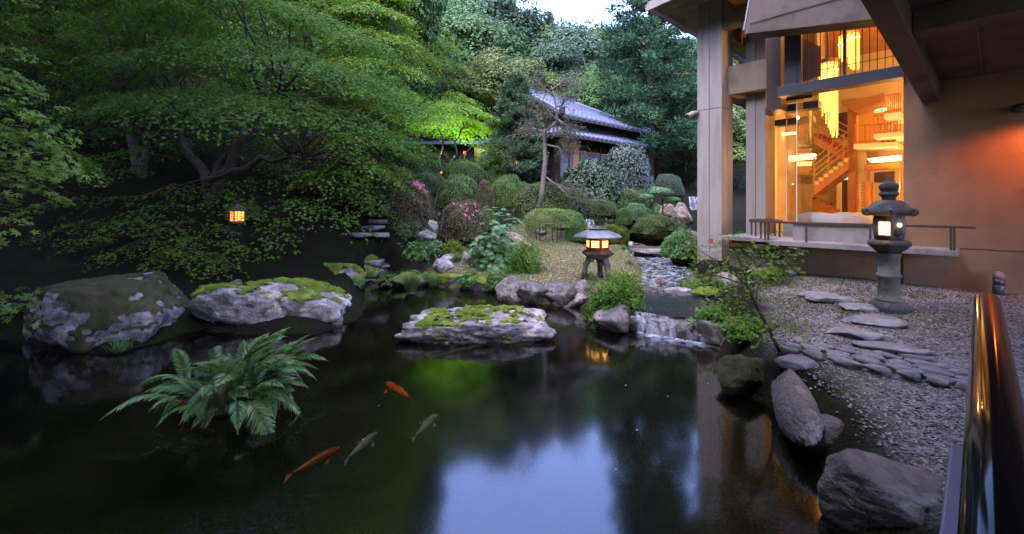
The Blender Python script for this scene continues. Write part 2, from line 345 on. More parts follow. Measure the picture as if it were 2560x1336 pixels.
def axis(lo, hi, f0, f1, fine, coarse):
    a = [f0]
    while a[-1] < f1: a.append(a[-1] + fine)
    st = fine; x = f0; L = []
    while x > lo: st = min(coarse, st * 1.25); x -= st; L.append(x)
    st = fine; x = a[-1]; Rr = []
    while x < hi: st = min(coarse, st * 1.25); x += st; Rr.append(x)
    return np.array(L[::-1] + a + Rr)
gx, gy = axis(-75, 75, -10, 9.5, .14, 4), axis(-35, 110, 2.0, 19, .14, 4)
XX, YY = np.meshgrid(gx, gy, indexing='ij'); PT = np.c_[XX.ravel(), YY.ravel()]
ZZ = terrain_z(PT)
nx, ny = len(gx), len(gy); idx = np.arange(nx * ny).reshape(nx, ny)
Fq = np.stack([idx[:-1, :-1], idx[1:, :-1], idx[1:, 1:], idx[:-1, 1:]], -1).reshape(-1, 4)
gme = mesh_np("ground", np.c_[PT, ZZ], Fq, True)
sdP = poly_sd(PT, POND)
nz = fbm(np.c_[PT * .9, np.zeros(len(PT))], 4, 3)
GRAVEL = np.array([(2.2, 1.0), (2.5, 3), (2.9, 4.6), (3.1, 5.4), (3.9, 6.2), (5.0, 7.6), (5.6, 9.5), (9, 12), (14, 9), (14, -6), (2, -6)])
LAWN = np.array([(-2.6, 11.4), (-.4, 10.1), (1.6, 9.4), (2.9, 9.6), (3.6, 11), (4.0, 13), (4.6, 15), (3.4, 16.6), (1, 17), (-.4, 15), (-1.5, 14)])
sg, sl = poly_sd(PT, GRAVEL) + nz * .9, poly_sd(PT, LAWN) + nz * .5
zone = np.zeros((len(PT), 4), np.float32); zone[:, 3] = 1
zone[:, 0] = np.clip(.5 - sg * 2.2, 0, 1) * np.clip((sdP + nz * .5 - .22) / .35, .0, 1); zone[:, 1] = np.clip(.5 - sl * 1.8, 0, 1); zone[:, 2] = np.clip(-sdP * 8, 0, 1)
at = gme.attributes.new("zone", 'FLOAT_COLOR', 'POINT'); at.data.foreach_set("color", zone.ravel())
def ground_material():
    m = bpy.data.materials.new("garden_ground"); m.use_nodes = True; N, L = m.node_tree.nodes, m.node_tree.links
    bs = N["Principled BSDF"]; bs.inputs["Roughness"].default_value = .95; bs.inputs["Specular IOR Level"].default_value = .03
    g = N.new("ShaderNodeNewGeometry"); a = N.new("ShaderNodeAttribute"); a.attribute_name = "zone"
    sp = N.new("ShaderNodeSeparateColor"); L.new(a.outputs["Color"], sp.inputs[0])
    def noise(sc, d=8):
        n = N.new("ShaderNodeTexNoise"); n.inputs["Scale"].default_value = sc; n.inputs["Detail"].default_value = d; L.new(g.outputs["Position"], n.inputs["Vector"])
        return n.outputs["Fac"]
    def rmp(s, lo, hi):
        r = N.new("ShaderNodeMapRange"); r.inputs["From Min"].default_value = lo; r.inputs["From Max"].default_value = hi; L.new(s, r.inputs["Value"]); return r.outputs[0]
    def mix(f, x, y):
        q = N.new("ShaderNodeMix"); q.data_type = 'RGBA'; L.new(f, q.inputs[0])
        for i, c in ((6, x), (7, y)):
            if hasattr(c, 'is_output'): L.new(c, q.inputs[i])
            else: q.inputs[i].default_value = (*c, 1)
        return q.outputs[2]
    soil = mix(rmp(noise(2.2), .42, .6), (.010, .008, .006), (.010, .013, .005))
    vor = N.new("ShaderNodeTexVoronoi"); vor.inputs["Scale"].default_value = 42; L.new(g.outputs["Position"], vor.inputs["Vector"])
    hsv = N.new("ShaderNodeSeparateColor"); L.new(vor.outputs["Color"], hsv.inputs[0])
    grav = mix(hsv.outputs[0], (.07, .062, .056), (.22, .195, .175)); grav = mix(rmp(noise(1.1), .5, .62), grav, (.10, .095, .06))
    lawn = mix(rmp(noise(1.7), .4, .62), (.07, .088, .03), (.115, .10, .055)); lawn = mix(rmp(noise(26, 4), .5, .7), lawn, (.075, .09, .028))
    bed = mix(rmp(noise(1.6), .4, .6), (.030, .023, .015), (.014, .012, .009))
    c = mix(sp.outputs[0], soil, grav); c = mix(sp.outputs[1], c, lawn); c = mix(sp.outputs[2], c, bed)
    L.new(c, bs.inputs["Base Color"])
    b = N.new("ShaderNodeBump"); b.inputs["Strength"].default_value = .8; b.inputs["Distance"].default_value = .03
    ad = N.new("ShaderNodeMath"); ad.operation = 'ADD'; L.new(noise(18), ad.inputs[0]); L.new(vor.outputs["Distance"], ad.inputs[1])
    L.new(ad.outputs[0], b.inputs["Height"]); L.new(b.outputs[0], bs.inputs["Normal"])
    return m
ground = ob("ground", gme, ground_material()); ground["kind"] = "structure"; ground["label"] = "garden ground of gravel, moss and leaf litter"

# ------------------------------------------------------------------ pond and stream water
water_m = glass("pond_water", (.46, .44, .38), 1.66, .088, .05, 1.2, (1, 1, 1), 2.0)
stream_m = glass("stream_water", (.50, .46, .42), 1.5, .22, 1.0, 7.0, (1, 1, 1), 5.0)
def whiten(m, lo, hi, sc):      # broken white water over the riffles
    N, L = m.node_tree.nodes, m.node_tree.links; out = N["Material Output"]; old = out.inputs["Surface"].links[0].from_socket
    g = N.new("ShaderNodeNewGeometry"); mp = N.new("ShaderNodeMapping"); mp.inputs["Scale"].default_value = sc; n = N.new("ShaderNodeTexNoise"); n.inputs["Scale"].default_value = 1.0; n.inputs["Detail"].default_value = 6
    L.new(g.outputs["Position"], mp.inputs[0]); L.new(mp.outputs[0], n.inputs["Vector"]); r = N.new("ShaderNodeMapRange"); r.inputs["From Min"].default_value = lo; r.inputs["From Max"].default_value = hi; r.inputs["To Max"].default_value = .30; L.new(n.outputs["Fac"], r.inputs["Value"])
    sp = N.new("ShaderNodeSeparateXYZ"); L.new(g.outputs["Position"], sp.inputs[0]); r2 = N.new("ShaderNodeMapRange"); r2.inputs["From Min"].default_value = 8.8; r2.inputs["From Max"].default_value = 10.5; L.new(sp.outputs[1], r2.inputs["Value"]); mu = N.new("ShaderNodeMath"); mu.operation = 'MULTIPLY'; L.new(r.outputs[0], mu.inputs[0]); L.new(r2.outputs[0], mu.inputs[1])
    d = N.new("ShaderNodeBsdfDiffuse"); d.inputs[0].default_value = (.55, .58, .66, 1); mx = N.new("ShaderNodeMixShader"); L.new(mu.outputs[0], mx.inputs[0]); L.new(old, mx.inputs[1]); L.new(d.outputs[0], mx.inputs[2]); L.new(mx.outputs[0], out.inputs["Surface"])
whiten(stream_m, .46, .62, (5, 9, 3))
tri = bmesh.new(); vs = [tri.verts.new((p[0], p[1], 0)) for p in POND * 1.0]
# water a little past the shore so that the banks cut it
cen = POND.mean(0)
for v_, p in zip(vs, POND):
    q = p + (p - cen) / np.linalg.norm(p - cen) * .25; v_.co = (q[0], q[1], 0)
tri.faces.new(vs); pm = bpy.data.meshes.new("pond_water"); bmesh.ops.recalc_face_normals(tri, faces=tri.faces); tri.to_mesh(pm); tri.free()
if pm.polygons[0].normal.z < 0: pm.flip_normals()
pond = ob("pond_water", pm, water_m); tag(pond, "dark still pond water", None, None, "structure")
SV, SF = [], []
pts = []
for (a, za, wa), (b, zb, wb) in zip(STREAM[:-1], STREAM[1:]):
    for t in np.linspace(0, 1, 24, endpoint=False): pts.append((np.array(a) * (1 - t) + np.array(b) * t, za * (1 - t) + zb * t, wa * (1 - t) + wb * t))
pts = pts[10:]
C = np.array([p[0] for p in pts]); kk = np.ones(9) / 9
Cs = np.c_[np.convolve(np.pad(C[:, 0], 4, 'edge'), kk, 'valid'), np.convolve(np.pad(C[:, 1], 4, 'edge'), kk, 'valid')]
T = np.gradient(Cs, axis=0); T /= np.linalg.norm(T, axis=1)[:, None]; Nn = np.c_[T[:, 1], -T[:, 0]]
M = 22
for i, (c, z, wd) in enumerate(pts):
    for j in range(M):
        s = (j / (M - 1) * 2 - 1) * (wd + .22); q = Cs[i] + Nn[i] * s; SV.append((q[0], q[1], z))
SV = np.array(SV); rip = np.clip((SV[:, 1] - 8.6) / 2.0, .12, 1)
SV[:, 2] += rip * (.060 * fbm(np.c_[SV[:, 0] * 5, SV[:, 1] * 2.5, SV[:, 2] * 0], 3, 9) + .035 * fbm(np.c_[SV[:, 0] * 14, SV[:, 1] * 8, SV[:, 2] * 0], 2, 4))
ii = np.arange(len(SV)).reshape(-1, M); SQ = np.stack([ii[:-1, :-1], ii[:-1, 1:], ii[1:, 1:], ii[1:, :-1]], -1).reshape(-1, 4)
st_o = ob("stream_water", mesh_np("stream_water", SV, SQ, True), stream_m); tag(st_o, "rippling shallow stream running down to the pond", None, None, "structure")
if st_o.data.polygons[5].normal.z < 0: st_o.data.flip_normals()
# ------------------------------------------------------------------ the large building on the right
B0 = Vector((7.34, 8.25, 0)); BOFF, AOFF = 10.976, 1.211
bld = thing("hotel_building", "large modern building with pale columns, deep eaves and a glowing glass front", "building", B0, math.atan2(.6697, .7426))
def ip(u, v, b):
    k = (u - CU) / F; d = (BOFF + b) / (k * .7426 + .6697); return Vector((b, d * (.7426 - .6697 * k) - AOFF, HC - (v - HZ) / F * d))
def w2l(p):  # world -> local
    p = Vector(p); q = p - B0; return Vector((q.dot(BDIR), q.dot(ADIR), p.z))
def l2w(b, a, z): return B0 + BDIR * b + ADIR * a + Vector((0, 0, z))
deck_m = mat("deck_concrete", (.22, .20, .185), (.17, .155, .14), 3, .8, .2, .3, 40, c3=(.14, .125, .112), s3=1.5)
BX = lambda *a: MB().box(*a)
# walls
BX(0, .3, -9, 0, .3, 1.405).build("wall", render_wall, bld); BX(0, .3, -9, 0, 1.425, 4.7).build("wall", render_wall, bld)
BX(.01, .29, -9, -.01, 1.405, 1.425).build("wall_joint", dark_steel, bld)
BX(.04, .3, 0, 2.0, .3, 1.31).build("wall", render_wall, bld)
# deck ledge and low upstand
BX(-.6, .04, -.74, 2.1, 1.32, 1.42).build("deck", deck_m, bld, bevel=.006)
BX(.042, 3.2, 1.75, 3.36, 1.322, 1.418).build("deck", deck_m, bld, bevel=.006)
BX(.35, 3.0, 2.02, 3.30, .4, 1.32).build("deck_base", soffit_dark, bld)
BX(-.06, .10, .0, 1.80, 1.42, 1.76).build("upstand", deck_m, bld, bevel=.005)
BX(1.14, 1.30, 1.80, 2.34, 1.42, 1.76).build("upstand", deck_m, bld, bevel=.005)
BX(-.09, .13, -.0, 1.83, 1.76, 1.79).build("sill", dark_steel, bld)
# railing along the deck edge
rl = MB().bar((-.56, -.95, 1.81), (-.56, 2.5, 1.81), .05, .04).build("railing", dark_wood, bld)
for a in (-.66, -.70, 1.42, 2.12, .40):
    BX(-.58, -.54, a - .016, a + .016, 1.42, 1.79).build("post", dark_wood, rl)
for i, a in enumerate((2.25, 2.47, 2.72, 2.95)):
    q = MB().bar((-.45 + .4 * i, a, 1.80), (.75 + .4 * i, a, 1.80), .045, .035).build("railing", dark_wood, bld)
    for b in (-.35 + .4 * i, .6 + .4 * i): BX(b - .016, b + .016, a - .016, a + .016, 1.40, 1.782).build("post", dark_wood, q)
# columns with joint grooves (four shafts set apart by dark joints)
def column(a0, a1, b0, b1, z0, z1, za, groove=True):
    BX(b0 + .012, b1 - .012, a0 + .012, a1 - .012, z0, z1).build("column_core", dark_steel, bld)
    am, bm = (a0 + a1) / 2, (b0 + b1) / 2; g = .006
    for (zz0, zz1) in ((z0 + .001, za - g), (za + g, z1 - .001)):
        for (aa0, aa1) in ((a0, am - g), (am + g, a1)):
            for (bb0, bb1) in ((b0, bm - g), (bm + g, b1)):
                BX(bb0, bb1, aa0, aa1, zz0, zz1).build("column_panel", concrete, bld, bevel=.008)
column(3.70, 4.36, .90, 1.62, .3, 8.4, 4.75)
column(2.84, 3.32, 1.5, 2.2, 1.42, 5.1, 9.0)
BX(.885, .897, 3.93, 4.03, 1.18, 1.28).build("red_plate", mat("red_plate", (.35, .06, .03)), bld)
# beams of the porch
for nm, bx in (("beam", (1.25, 1.95, 2.45, 3.69, 5.12, 5.88)), ("beam", (1.63, 7, 3.72, 4.02, 6.75, 7.2)), ("beam", (.95, 1.3, 1.2, 3.69, 6.85, 7.7)), ("beam", (2.3, 3.0, 1.9, 3.3, 5.3, 7.0)), ("beam", (1.95, 2.3, 2.2, 3.4, 4.86, 5.13))):
    BX(*bx).build(nm, soffit_m, bld, bevel=.01)
# high eave: soffit boards, fascia
n_ = 0
for i in range(14):
    b = -.12 + i * .30
    MB().prism([(b, 5.16, 7.55), (b + .285, 5.16, 7.55), (b + .285, 1.3, 7.85), (b, 1.3, 7.85)], (0, 0, .03)).build("soffit_board", soffit_m, bld)
MB().prism([(-.1, 5.14, 7.585), (8, 5.14, 7.585), (8, -.2, 8.0), (-.1, -.2, 8.0)], (0, 0, .25)).build("roof", dark_steel, bld)
MB().bar((-.16, 5.3, 7.58), (-.16, 0, 8.0), .06, .22).build("fascia", concrete, bld)
MB().bar((-.2, 5.22, 7.58), (8, 5.22, 7.58), .06, .22).build("fascia", concrete, bld)
MB().bar((-.25, 5.28, 7.72), (8, 5.28, 7.72), .12, .05).build("gutter", dark_steel, bld)
# lower eave behind the column
MB().prism([(3.2, 5.4, 5.9), (8.5, 5.4, 5.9), (8.5, 3.0, 6.2), (3.2, 3.0, 6.2)], (0, 0, .16)).build("roof", soffit_m, bld)
# heavy eave fascia in front of the upper window
e0, e1 = ip(1882, 100, -.2), ip(2190, 68, -.2); sl = (e1.z - e0.z) / (e1.y - e0.y)
zf = lambda a: e0.z + sl * (a - e0.y)
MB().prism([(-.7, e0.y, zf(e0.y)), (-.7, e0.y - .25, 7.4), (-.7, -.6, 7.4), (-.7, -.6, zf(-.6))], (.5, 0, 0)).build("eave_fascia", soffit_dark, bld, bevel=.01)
MB().bar((-.716, e0.y - .12, zf(0) + .62), (-.716, -.55, zf(0) + .62), .012, .014).build("fascia_joint", dark_steel, bld)
MB().prism([(-.62, e0.y + .03, zf(e0.y) + .12), (-.28, e0.y + .03, zf(e0.y) + .12), (-.28, e0.y - .10, zf(e0.y) + .85), (-.62, e0.y - .10, zf(e0.y) + .85)], (0, .03, 0)).build("end_panel", mat("weathered_board", (.30, .30, .32), (.16, .16, .18), 6, stretch=(8, 8, 1)), bld)
# porch canopy in front of the wall: ceiling, edge beam, cross beams
zc = lambda b: 4.24 - .045 * b
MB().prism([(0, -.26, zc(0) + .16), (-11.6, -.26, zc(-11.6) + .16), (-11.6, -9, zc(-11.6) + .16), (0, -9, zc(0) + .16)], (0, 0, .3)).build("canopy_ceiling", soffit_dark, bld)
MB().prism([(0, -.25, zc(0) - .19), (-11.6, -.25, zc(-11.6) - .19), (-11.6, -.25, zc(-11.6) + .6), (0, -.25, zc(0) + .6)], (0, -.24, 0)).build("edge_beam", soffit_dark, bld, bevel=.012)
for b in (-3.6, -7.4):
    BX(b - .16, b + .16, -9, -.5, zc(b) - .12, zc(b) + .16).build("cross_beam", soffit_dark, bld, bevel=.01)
for a in (-1.02, -2.3): BX(-3.4, -.02, a - .008, a + .008, zc(-3.4) - .02 + .0, zc(-3.4) + .02).build("ceiling_joint", dark_steel, bld)
# dark steel beams and posts of the glass bays
BX(-.12, .2, -.02, 2.08, 4.56, 4.78).build("steel_beam", dark_steel, bld, bevel=.006)
BX(1.08, 1.4, 1.6, 2.72, 4.43, 4.60).build("steel_beam", dark_steel, bld, bevel=.006)
BX(2.3, 2.6, 2.0, 3.2, 4.30, 4.47).build("steel_beam", dark_steel, bld, bevel=.006)
BX(.0, .18, 1.74, 1.98, 4.78, 7.2).build("steel_post", dark_steel, bld, bevel=.006)
BX(.5, 1.0, 2.2, 2.5, 4.4, 7.2).build("panel", dark_wood, bld)
BX(.20, .22, 1.5, 2.0, 4.5, 4.56).build("steel_beam", dark_steel, bld)
def pane(name, p, q, z0, z1):
    o = MB().add([(p[0], p[1], z0), (q[0], q[1], z0), (q[0], q[1], z1), (p[0], p[1], z1)], [(0, 1, 2, 3)]).build(name, pane_glass, bld); return o
pane("glass_pane", (.04, .02), (.04, 1.75), 1.79, 4.56); pane("glass_pane", (.04, 1.75), (1.2, 1.75), 1.79, 4.5)
pane("glass_pane", (1.22, 1.76), (1.22, 2.29), 1.79, 4.43); pane("glass_pane", (1.22, 2.29), (2.4, 2.29), 1.79, 4.4); pane("glass_pane", (2.42, 2.3), (2.42, 2.83), 1.5, 4.3)
for (b, a) in ((.04, 1.75), (1.22, 2.29), (2.42, 2.83)): BX(b - .006, b + .006, a - .006, a + .006, 1.79 if b < 2 else 1.5, 4.45).build("glass_edge", mat("glass_edge_%d" % int(b), (.5, .55, .5), rough=.2), bld)
# upper window
BX(.0, .12, 1.66, 1.735, 4.78, 6.6).build("window_post", dark_steel, bld); BX(.0, .12, .885, .925, 4.78, 6.6).build("window_post", dark_steel, bld); BX(0, .12, 0, .04, 4.78, 6.6).build("window_post", dark_steel, bld)
for i in range(1, 15):
    a = .04 + i * .1165
    if abs(a - .905) > .06: BX(.06, .072, a - .006, a + .006, 4.78, 6.6).build("window_bar", dark_steel, bld)
BX(.075, .085, .04, 1.66, 5.02, 5.032).build("window_bar", dark_steel, bld)
pane("glass_pane", (.09, .04), (.09, 1.66), 4.78, 6.6)
# ---------------- the interior that shows through the glass
def quad(name, pts, m, b=None): return MB().add(pts, [(0, 1, 2, 3)]).build(name, m, bld)
BX(.3, 8, -1.7, 3.36, 1.15, 1.25).build("interior_floor", warm_wood, bld)
BX(8, 8.2, -1.8, 3.36, 1.2, 8).build("interior_wall", cream, bld)
BX(.3, 8, -1.9, -1.7, 1.2, 8).build("interior_wall", cream, bld)
BX(2.6, 8.2, 3.36, 3.5, 1.2, 8).build("interior_wall", cream, bld)
BX(.2, 8.2, -1.9, 3.36, 7.3, 7.5).build("interior_ceiling", warm_wood, bld)
BX(.31, 2.0, .0, 1.7, 4.52, 4.60).build("upper_floor", white_panel, bld) if False else None
def iq(name, uv, b, m, th=.06):
    pts = [ip(u, v, b) for u, v in uv]; return MB().prism(pts, (th, 0, 0)).build(name, m, bld)
iq("wood_pillar", [(2119, 265), (2141, 262), (2141, 540), (2119, 540)], 5.2, warm_wood, .25)
iq("wall_panel", [(1985, 300), (2119, 300), (2119, 540), (1985, 540)], 7.0, olive_wall)
iq("wall_panel", [(2143, 377), (2166, 372), (2166, 431), (2143, 431)], 5.3, cream)
iq("wall_panel", [(2141, 250), (2215, 245), (2215, 380), (2141, 380)], 7.4, mat("amber_panel", (.55, .28, .07)))
iq("dark_opening", [(2085, 285), (2119, 280), (2119, 345), (2085, 345)], 6.9, dark_wood)
iq("door", [(2104, 452), (2118, 450), (2118, 535), (2104, 535)], 6.8, dark_wood)
iq("door_frame", [(2092, 445), (2104, 445), (2104, 538), (2092, 538)], 6.75, white_panel)
for u0, u1 in ((2146, 2164), (2174, 2184)):
    s_ = iq("shoji_panel", [(u0, 458), (u1, 456), (u1, 522), (u0, 522)], 5.0, mat("shoji_paper_%d" % u0, (.70, .55, .35)), .03)
    fr = MB()
    for uu in (u0, u1): p, q = ip(uu, 456, 4.97), ip(uu, 524, 4.97); fr.bar(p, q, .035, .035)
    for i in range(9): v = 458 + i * 8; fr.bar(ip(u0, v, 4.975), ip(u1, v, 4.975), .012, .012)
    fr.build("shoji_frame", warm_wood, s_)
iq("lintel", [(2160, 415), (2250, 405), (2250, 420), (2160, 428)], 4.6, warm_wood, .2); iq("hood", [(2185, 432), (2236, 428), (2236, 452), (2185, 456)], 4.2, dark_wood, .8)
iq("post", [(2165, 425), (2172, 424), (2172, 535), (2165, 535)], 4.6, warm_wood, .12); iq("post", [(2240, 420), (2248, 420), (2248, 540), (2240, 540)], 3.4, warm_wood, .12)
cove = emit("cove_light", (1.0, .66, .24), .36)
iq("cove_lamp", [(2168, 397), (2250, 388), (2250, 400), (2176, 406)], 4.4, cove, .3); iq("cove_lamp", [(1952, 392), (2034, 384), (2034, 396), (1960, 404)], 5.2, cove, .3)
iq("cove_lamp", [(1950, 334), (1985, 330), (1985, 334), (1950, 338)], 4.5, cove, .25)
for (u0, v0, u1, v1, b) in ((2134, 361, 2240, 372, 4.2), (2184, 336, 2252, 346, 3.6), (2210, 286, 2252, 297, 3.0)):
    sl_ = iq("landing_slab", [(u0, v0), (u1, v0 - 6), (u1, v1 - 6), (u0, v1)], b, white_panel, 1.3)
    fr = MB(); hgt = 46
    for k in range(9):
        u = u0 + 3 + (u1 - u0 - 4) * k / 8; v = v0 - 6 * k / 8; fr.bar(ip(u, v, b + .03), ip(u, v - hgt, b + .03), .022, .022)
    for q in (6, hgt): fr.bar(ip(u0, v0 - q, b + .03), ip(u1, v0 - 6 - q, b + .03), .035, .035)
    fr.build("balustrade", warm_wood, sl_)
# stairs: lower flight rising to the right, upper flight rising to the left
def flight(u0, v0, u1, v1, n, b, tm, rail=True):
    p0, p1 = ip(u0, v0, b), ip(u1, v1, b); D = (p1 - p0) / n; wdt = 1.0
    fl = MB().prism([p0 + Vector((0, 0, -.02)), p1 + Vector((0, 0, -.02)), p1 + Vector((0, 0, -.32)), p0 + Vector((0, 0, -.32))], (wdt, 0, 0)).build("staircase", warm_wood, bld)
    for i in range(n):
        q = p0 + D * i; y0, y1 = sorted((q.y, q.y + D.y)); BX(b - .03, b + wdt - .02, y0, y1, q.z, q.z + abs(D.z)).build("step", tm, fl)
    if rail:
        fr = MB()
        for k in (.25, .42, .59, .8): fr.bar(p0 + Vector((-.02, 0, k)), p1 + Vector((-.02, 0, k)), .03, .035)
        for i in range(0, n + 1, 3): q = p0 + D * i; fr.bar(q + Vector((-.02, 0, 0)), q + Vector((-.02, 0, .82)), .04, .04)
        fr.build("balustrade", warm_wood, fl)
flight(2036, 462, 2121, 396, 7, 5.0, cream); flight(2121, 382, 2034, 334, 7, 6.0, red_tread, True); flight(2090, 530, 2020, 492, 5, 6.2, warm_wood, True)
# sloping wooden ceiling panels
iq("ceiling_panel", [(2105, 262), (2210, 232), (2215, 250), (2135, 280)], 4.6, warm_wood, .8)
iq("lattice_screen", [(1999, 92), (2052, 118), (2052, 190), (2002, 206)], 1.2, warm_wood, .02)
lat = MB()
for k in range(12):
    u = 2001 + k * 4.4; lat.bar(ip(u, 92 + k * 2.2, 1.17), ip(u, 206 - k * 1.3, 1.17), .012, .012)
lat.build("lattice_bars", dark_wood, bld)
# lamps inside (warm)
def lamp(name, loc, power, color=(1, .47, .13), size=.045, kind='POINT', **kw):
    l = bpy.data.lights.new(name, kind); l.energy = power; l.color = color
    if kind in ('POINT', 'SPOT'): l.shadow_soft_size = size
    for k, v_ in kw.items(): setattr(l, k, v_)
    o = bpy.data.objects.new(name, l); COL.objects.link(o); o.location = loc; return o
for (b, a, z, p) in ((1.6, -.15, 3.9, 11), (4.2, .05, 2.7, 13), (2.6, -.1, 2.5, 8), (2.0, .9, 7.0, 14), (5.5, .3, 5.0, 13), (3.0, 3.1, 3.4, 8)):
    lamp("room_lamp", l2w(b, a, z), p)
# chandeliers
crystal = emit("chandelier_crystal", (1.0, .52, .10), .16); bulb = emit("chandelier_bulb", (1.0, .72, .28), .7)
def chandelier(lab, u, v0, v1, b, rr, wpx):
    c0, c1 = ip(u, v0, b), ip(u, v1, b); base = l2w(*c1)
    t = thing("chandelier", lab, "chandelier", base, bld.rotation_euler.z, "glass rod chandeliers"); hgt = c0.z - c1.z; r = random.Random(u)
    for i in range(26):
        th = 2 * math.pi * i / 13 + (i // 13) * .2; rad = rr * (1 if i < 13 else .55); L_ = hgt * (.55 + .45 * (0.5 + .5 * math.cos(th + 1)))
        MB().tube([(rad * math.cos(th), rad * math.sin(th), hgt * .95), (rad * math.cos(th), rad * math.sin(th), hgt * .95 - L_)], .016, 6).build("glass_rod", crystal, t)
        MB().lathe([(.004, .02), (.02, .0), (.004, -.02)], 8, (rad * math.cos(th) * 1.05, rad * math.sin(th) * 1.05, hgt * (.62 + .3 * (i % 13) / 13))).build("bulb", bulb, t)
    MB().lathe([(rr * 1.1, hgt * .95), (rr * 1.1, hgt)], 20).build("ring", warm_wood, t); MB().tube([(0, 0, hgt), (0, 0, 7.3 - base.z)], .01, 6).build("stem", dark_steel, t)
chandelier("golden glass rod chandelier hanging lower behind the steel beam", 2071, 150, 336, 2.2, .18, 30)
chandelier("golden chandelier seen higher through the upper window", 2122, 84, 172, 2.9, .20, 40)
# exit sign
def exit_sign(u, v, b, lab, s=1.0):
    p = l2w(*ip(u, v, b)); t = thing("exit_sign", lab, "exit sign", p, bld.rotation_euler.z)
    BX(-.02, .02, -.17 * s, .17 * s, -.06 * s, .06 * s).build("sign_box", emit("exit_green", (.05, .62, .22), .12), t)
    m = emit("exit_white", (.9, 1, .85), .12)
    MB().box(-.024, -.0205, -.16 * s, -.07 * s, -.05 * s, .05 * s).build("pictogram", m, t)
    ar = MB(); ar.add([(-.0225, .02 * s, 0), (-.0225, .07 * s, .035 * s), (-.0225, .07 * s, -.035 * s)], [(0, 1, 2)]); ar.box(-.024, -.021, .07 * s, .14 * s, -.01 * s, .01 * s); ar.build("arrow", m, t)
exit_sign(2111, 446, 6.5, "green illuminated emergency exit sign beside the wooden pillar"); exit_sign(1979, 461, 5.5, "small exit sign seen reflected pale behind the corner glass", .4); exit_sign(2202, 276, 6.0, "green emergency sign under the upper gallery", .9)
# tub chairs
def tub_chair(loc, rz, lab):
    t = thing("tub_chair", lab, "chair", loc, rz, "tub chairs behind the glass"); n = 18; V, Q = [], []
    for i in range(n + 1):
        th = math.radians(-115 + 230 * i / n); hh = .40 + .34 * max(0, math.cos(th * .8)) ** .6
        for (r, z) in ((.36, .18), (.40, hh), (.34, hh + .01), (.30, .2)): V.append((r * math.cos(th), r * 1.1 * math.sin(th), z))
    for i in range(n):
        for j in range(4): Q.append([i * 4 + j, i * 4 + (j + 1) % 4, (i + 1) * 4 + (j + 1) % 4, (i + 1) * 4 + j])
    MB().add(V, Q + [[0, 1, 2, 3], [n * 4 + 3, n * 4 + 2, n * 4 + 1, n * 4]]).build("backrest", upholstery, t, True)
    MB().lathe([(.3, .2), (.31, .36), (.27, .42), (.05, .43)], 20).build("seat", upholstery, t, True)
    for sx in (-.2, .2):
        for sy in (-.2, .2): MB().tube([(sx, sy, 0), (sx * .9, sy * .9, .22)], .018, 6).build("leg", dark_wood, t)
for i, (u, v, b, lab) in enumerate(((2086, 536, .75, "grey tub chair closest behind the front glass"), (2122, 534, 1.15, "second grey tub chair, partly behind the first"), (2040, 527, 2.2, "tub chair standing behind the corner glass"), (2098, 526, 2.6, "orange lit tub chair in the second row"), (2132, 525, 3.6, "far tub chair beside the wooden pillar"))):
    p = ip(u, v, b); tub_chair(l2w(b, p.y, 1.25), bld.rotation_euler.z + math.pi + (i * .35 - .5), lab)
# wall lamp: hooded fixture throwing orange light along the wall
wl_p = ip(2552, 268, -.13); wlt = thing("wall_lamp", "dark hooded wall lamp throwing orange light down the wall", "lamp", l2w(-.0, wl_p.y, wl_p.z), bld.rotation_euler.z)
MB().lathe([(.075, -.001), (.075, .03), (.06, .09), (.03, .12)], 20).build("back_plate", dark_steel, wlt, rot=(0, -math.pi / 2, 0))
MB().tube([(-.02, 0, 0), (-.13, .0, .02), (-.30, -.16, .06), (-.5, -.3, .06)], .012, 8).build("arm", dark_steel, wlt)
MB().lathe([(.02, .07), (.055, .06), (.07, .0), (.07, -.06), (.063, -.06), (.063, 0), (.05, .05)], 18).build("hood", dark_steel, wlt, True, loc=(-.5, -.3, .0), rot=(0, 0, 0))
MB().lathe([(.005, .03), (.03, .01), (.03, -.02), (.005, -.04)], 12).build("bulb", emit("orange_bulb", (1, .30, .06), 2), wlt, True, loc=(-.5, -.3, 0))
lamp("wall_lamp_light", l2w(-.60, wl_p.y - .36, wl_p.z - .16), 15, (1, .215, .036), .10, 'SPOT', spot_size=math.radians(168), spot_blend=.5)
# security lamp on the column, bollard lamp by the wall
q = l2w(.88, 4.36, 0); cl = thing("floodlight_fixture", "grey tubular fixture sticking out of the pale column", "fixture", Px(1745, 287, 12.05))
MB().tube([(0, 0, .06), (-.16, -.05, .02), (-.33, -.1, -.07)], [.05, .07, .075], 14).build("tube_body", concrete, cl, True); MB().tube([(.12, .1, .08), (0, 0, .06)], [.03, .03], 10).build("bracket", dark_steel, cl); MB().tube([(-.33, -.1, -.07), (-.335, -.102, -.073)], [.06, .06], 14).build("lens", dark_steel, cl)
bp_ = l2w(-.22, ip(2497, 735, -.22).y, .7); bt = thing("bollard_lamp", "short dark domed bollard lamp unlit on the gravel by the wall", "lamp", bp_)
MB().lathe([(.075, -.03), (.075, .16), (.07, .17)], 20).build("base", dark_steel, bt, True); MB().lathe([(.07, .17), (.07, .27)], 20).build("louvre", dark_steel, bt, True); MB().lathe([(.072, .27), (.07, .33), (.05, .375), (.01, .395)], 20).build("dome", mat("bollard_cap", (.16, .12, .10), rough=.5), bt, True)
MB().box(-.02, .02, -.079, -.076, .05, .11).build("sticker", white_panel, bt, rot=(0, 0, math.radians(40)))

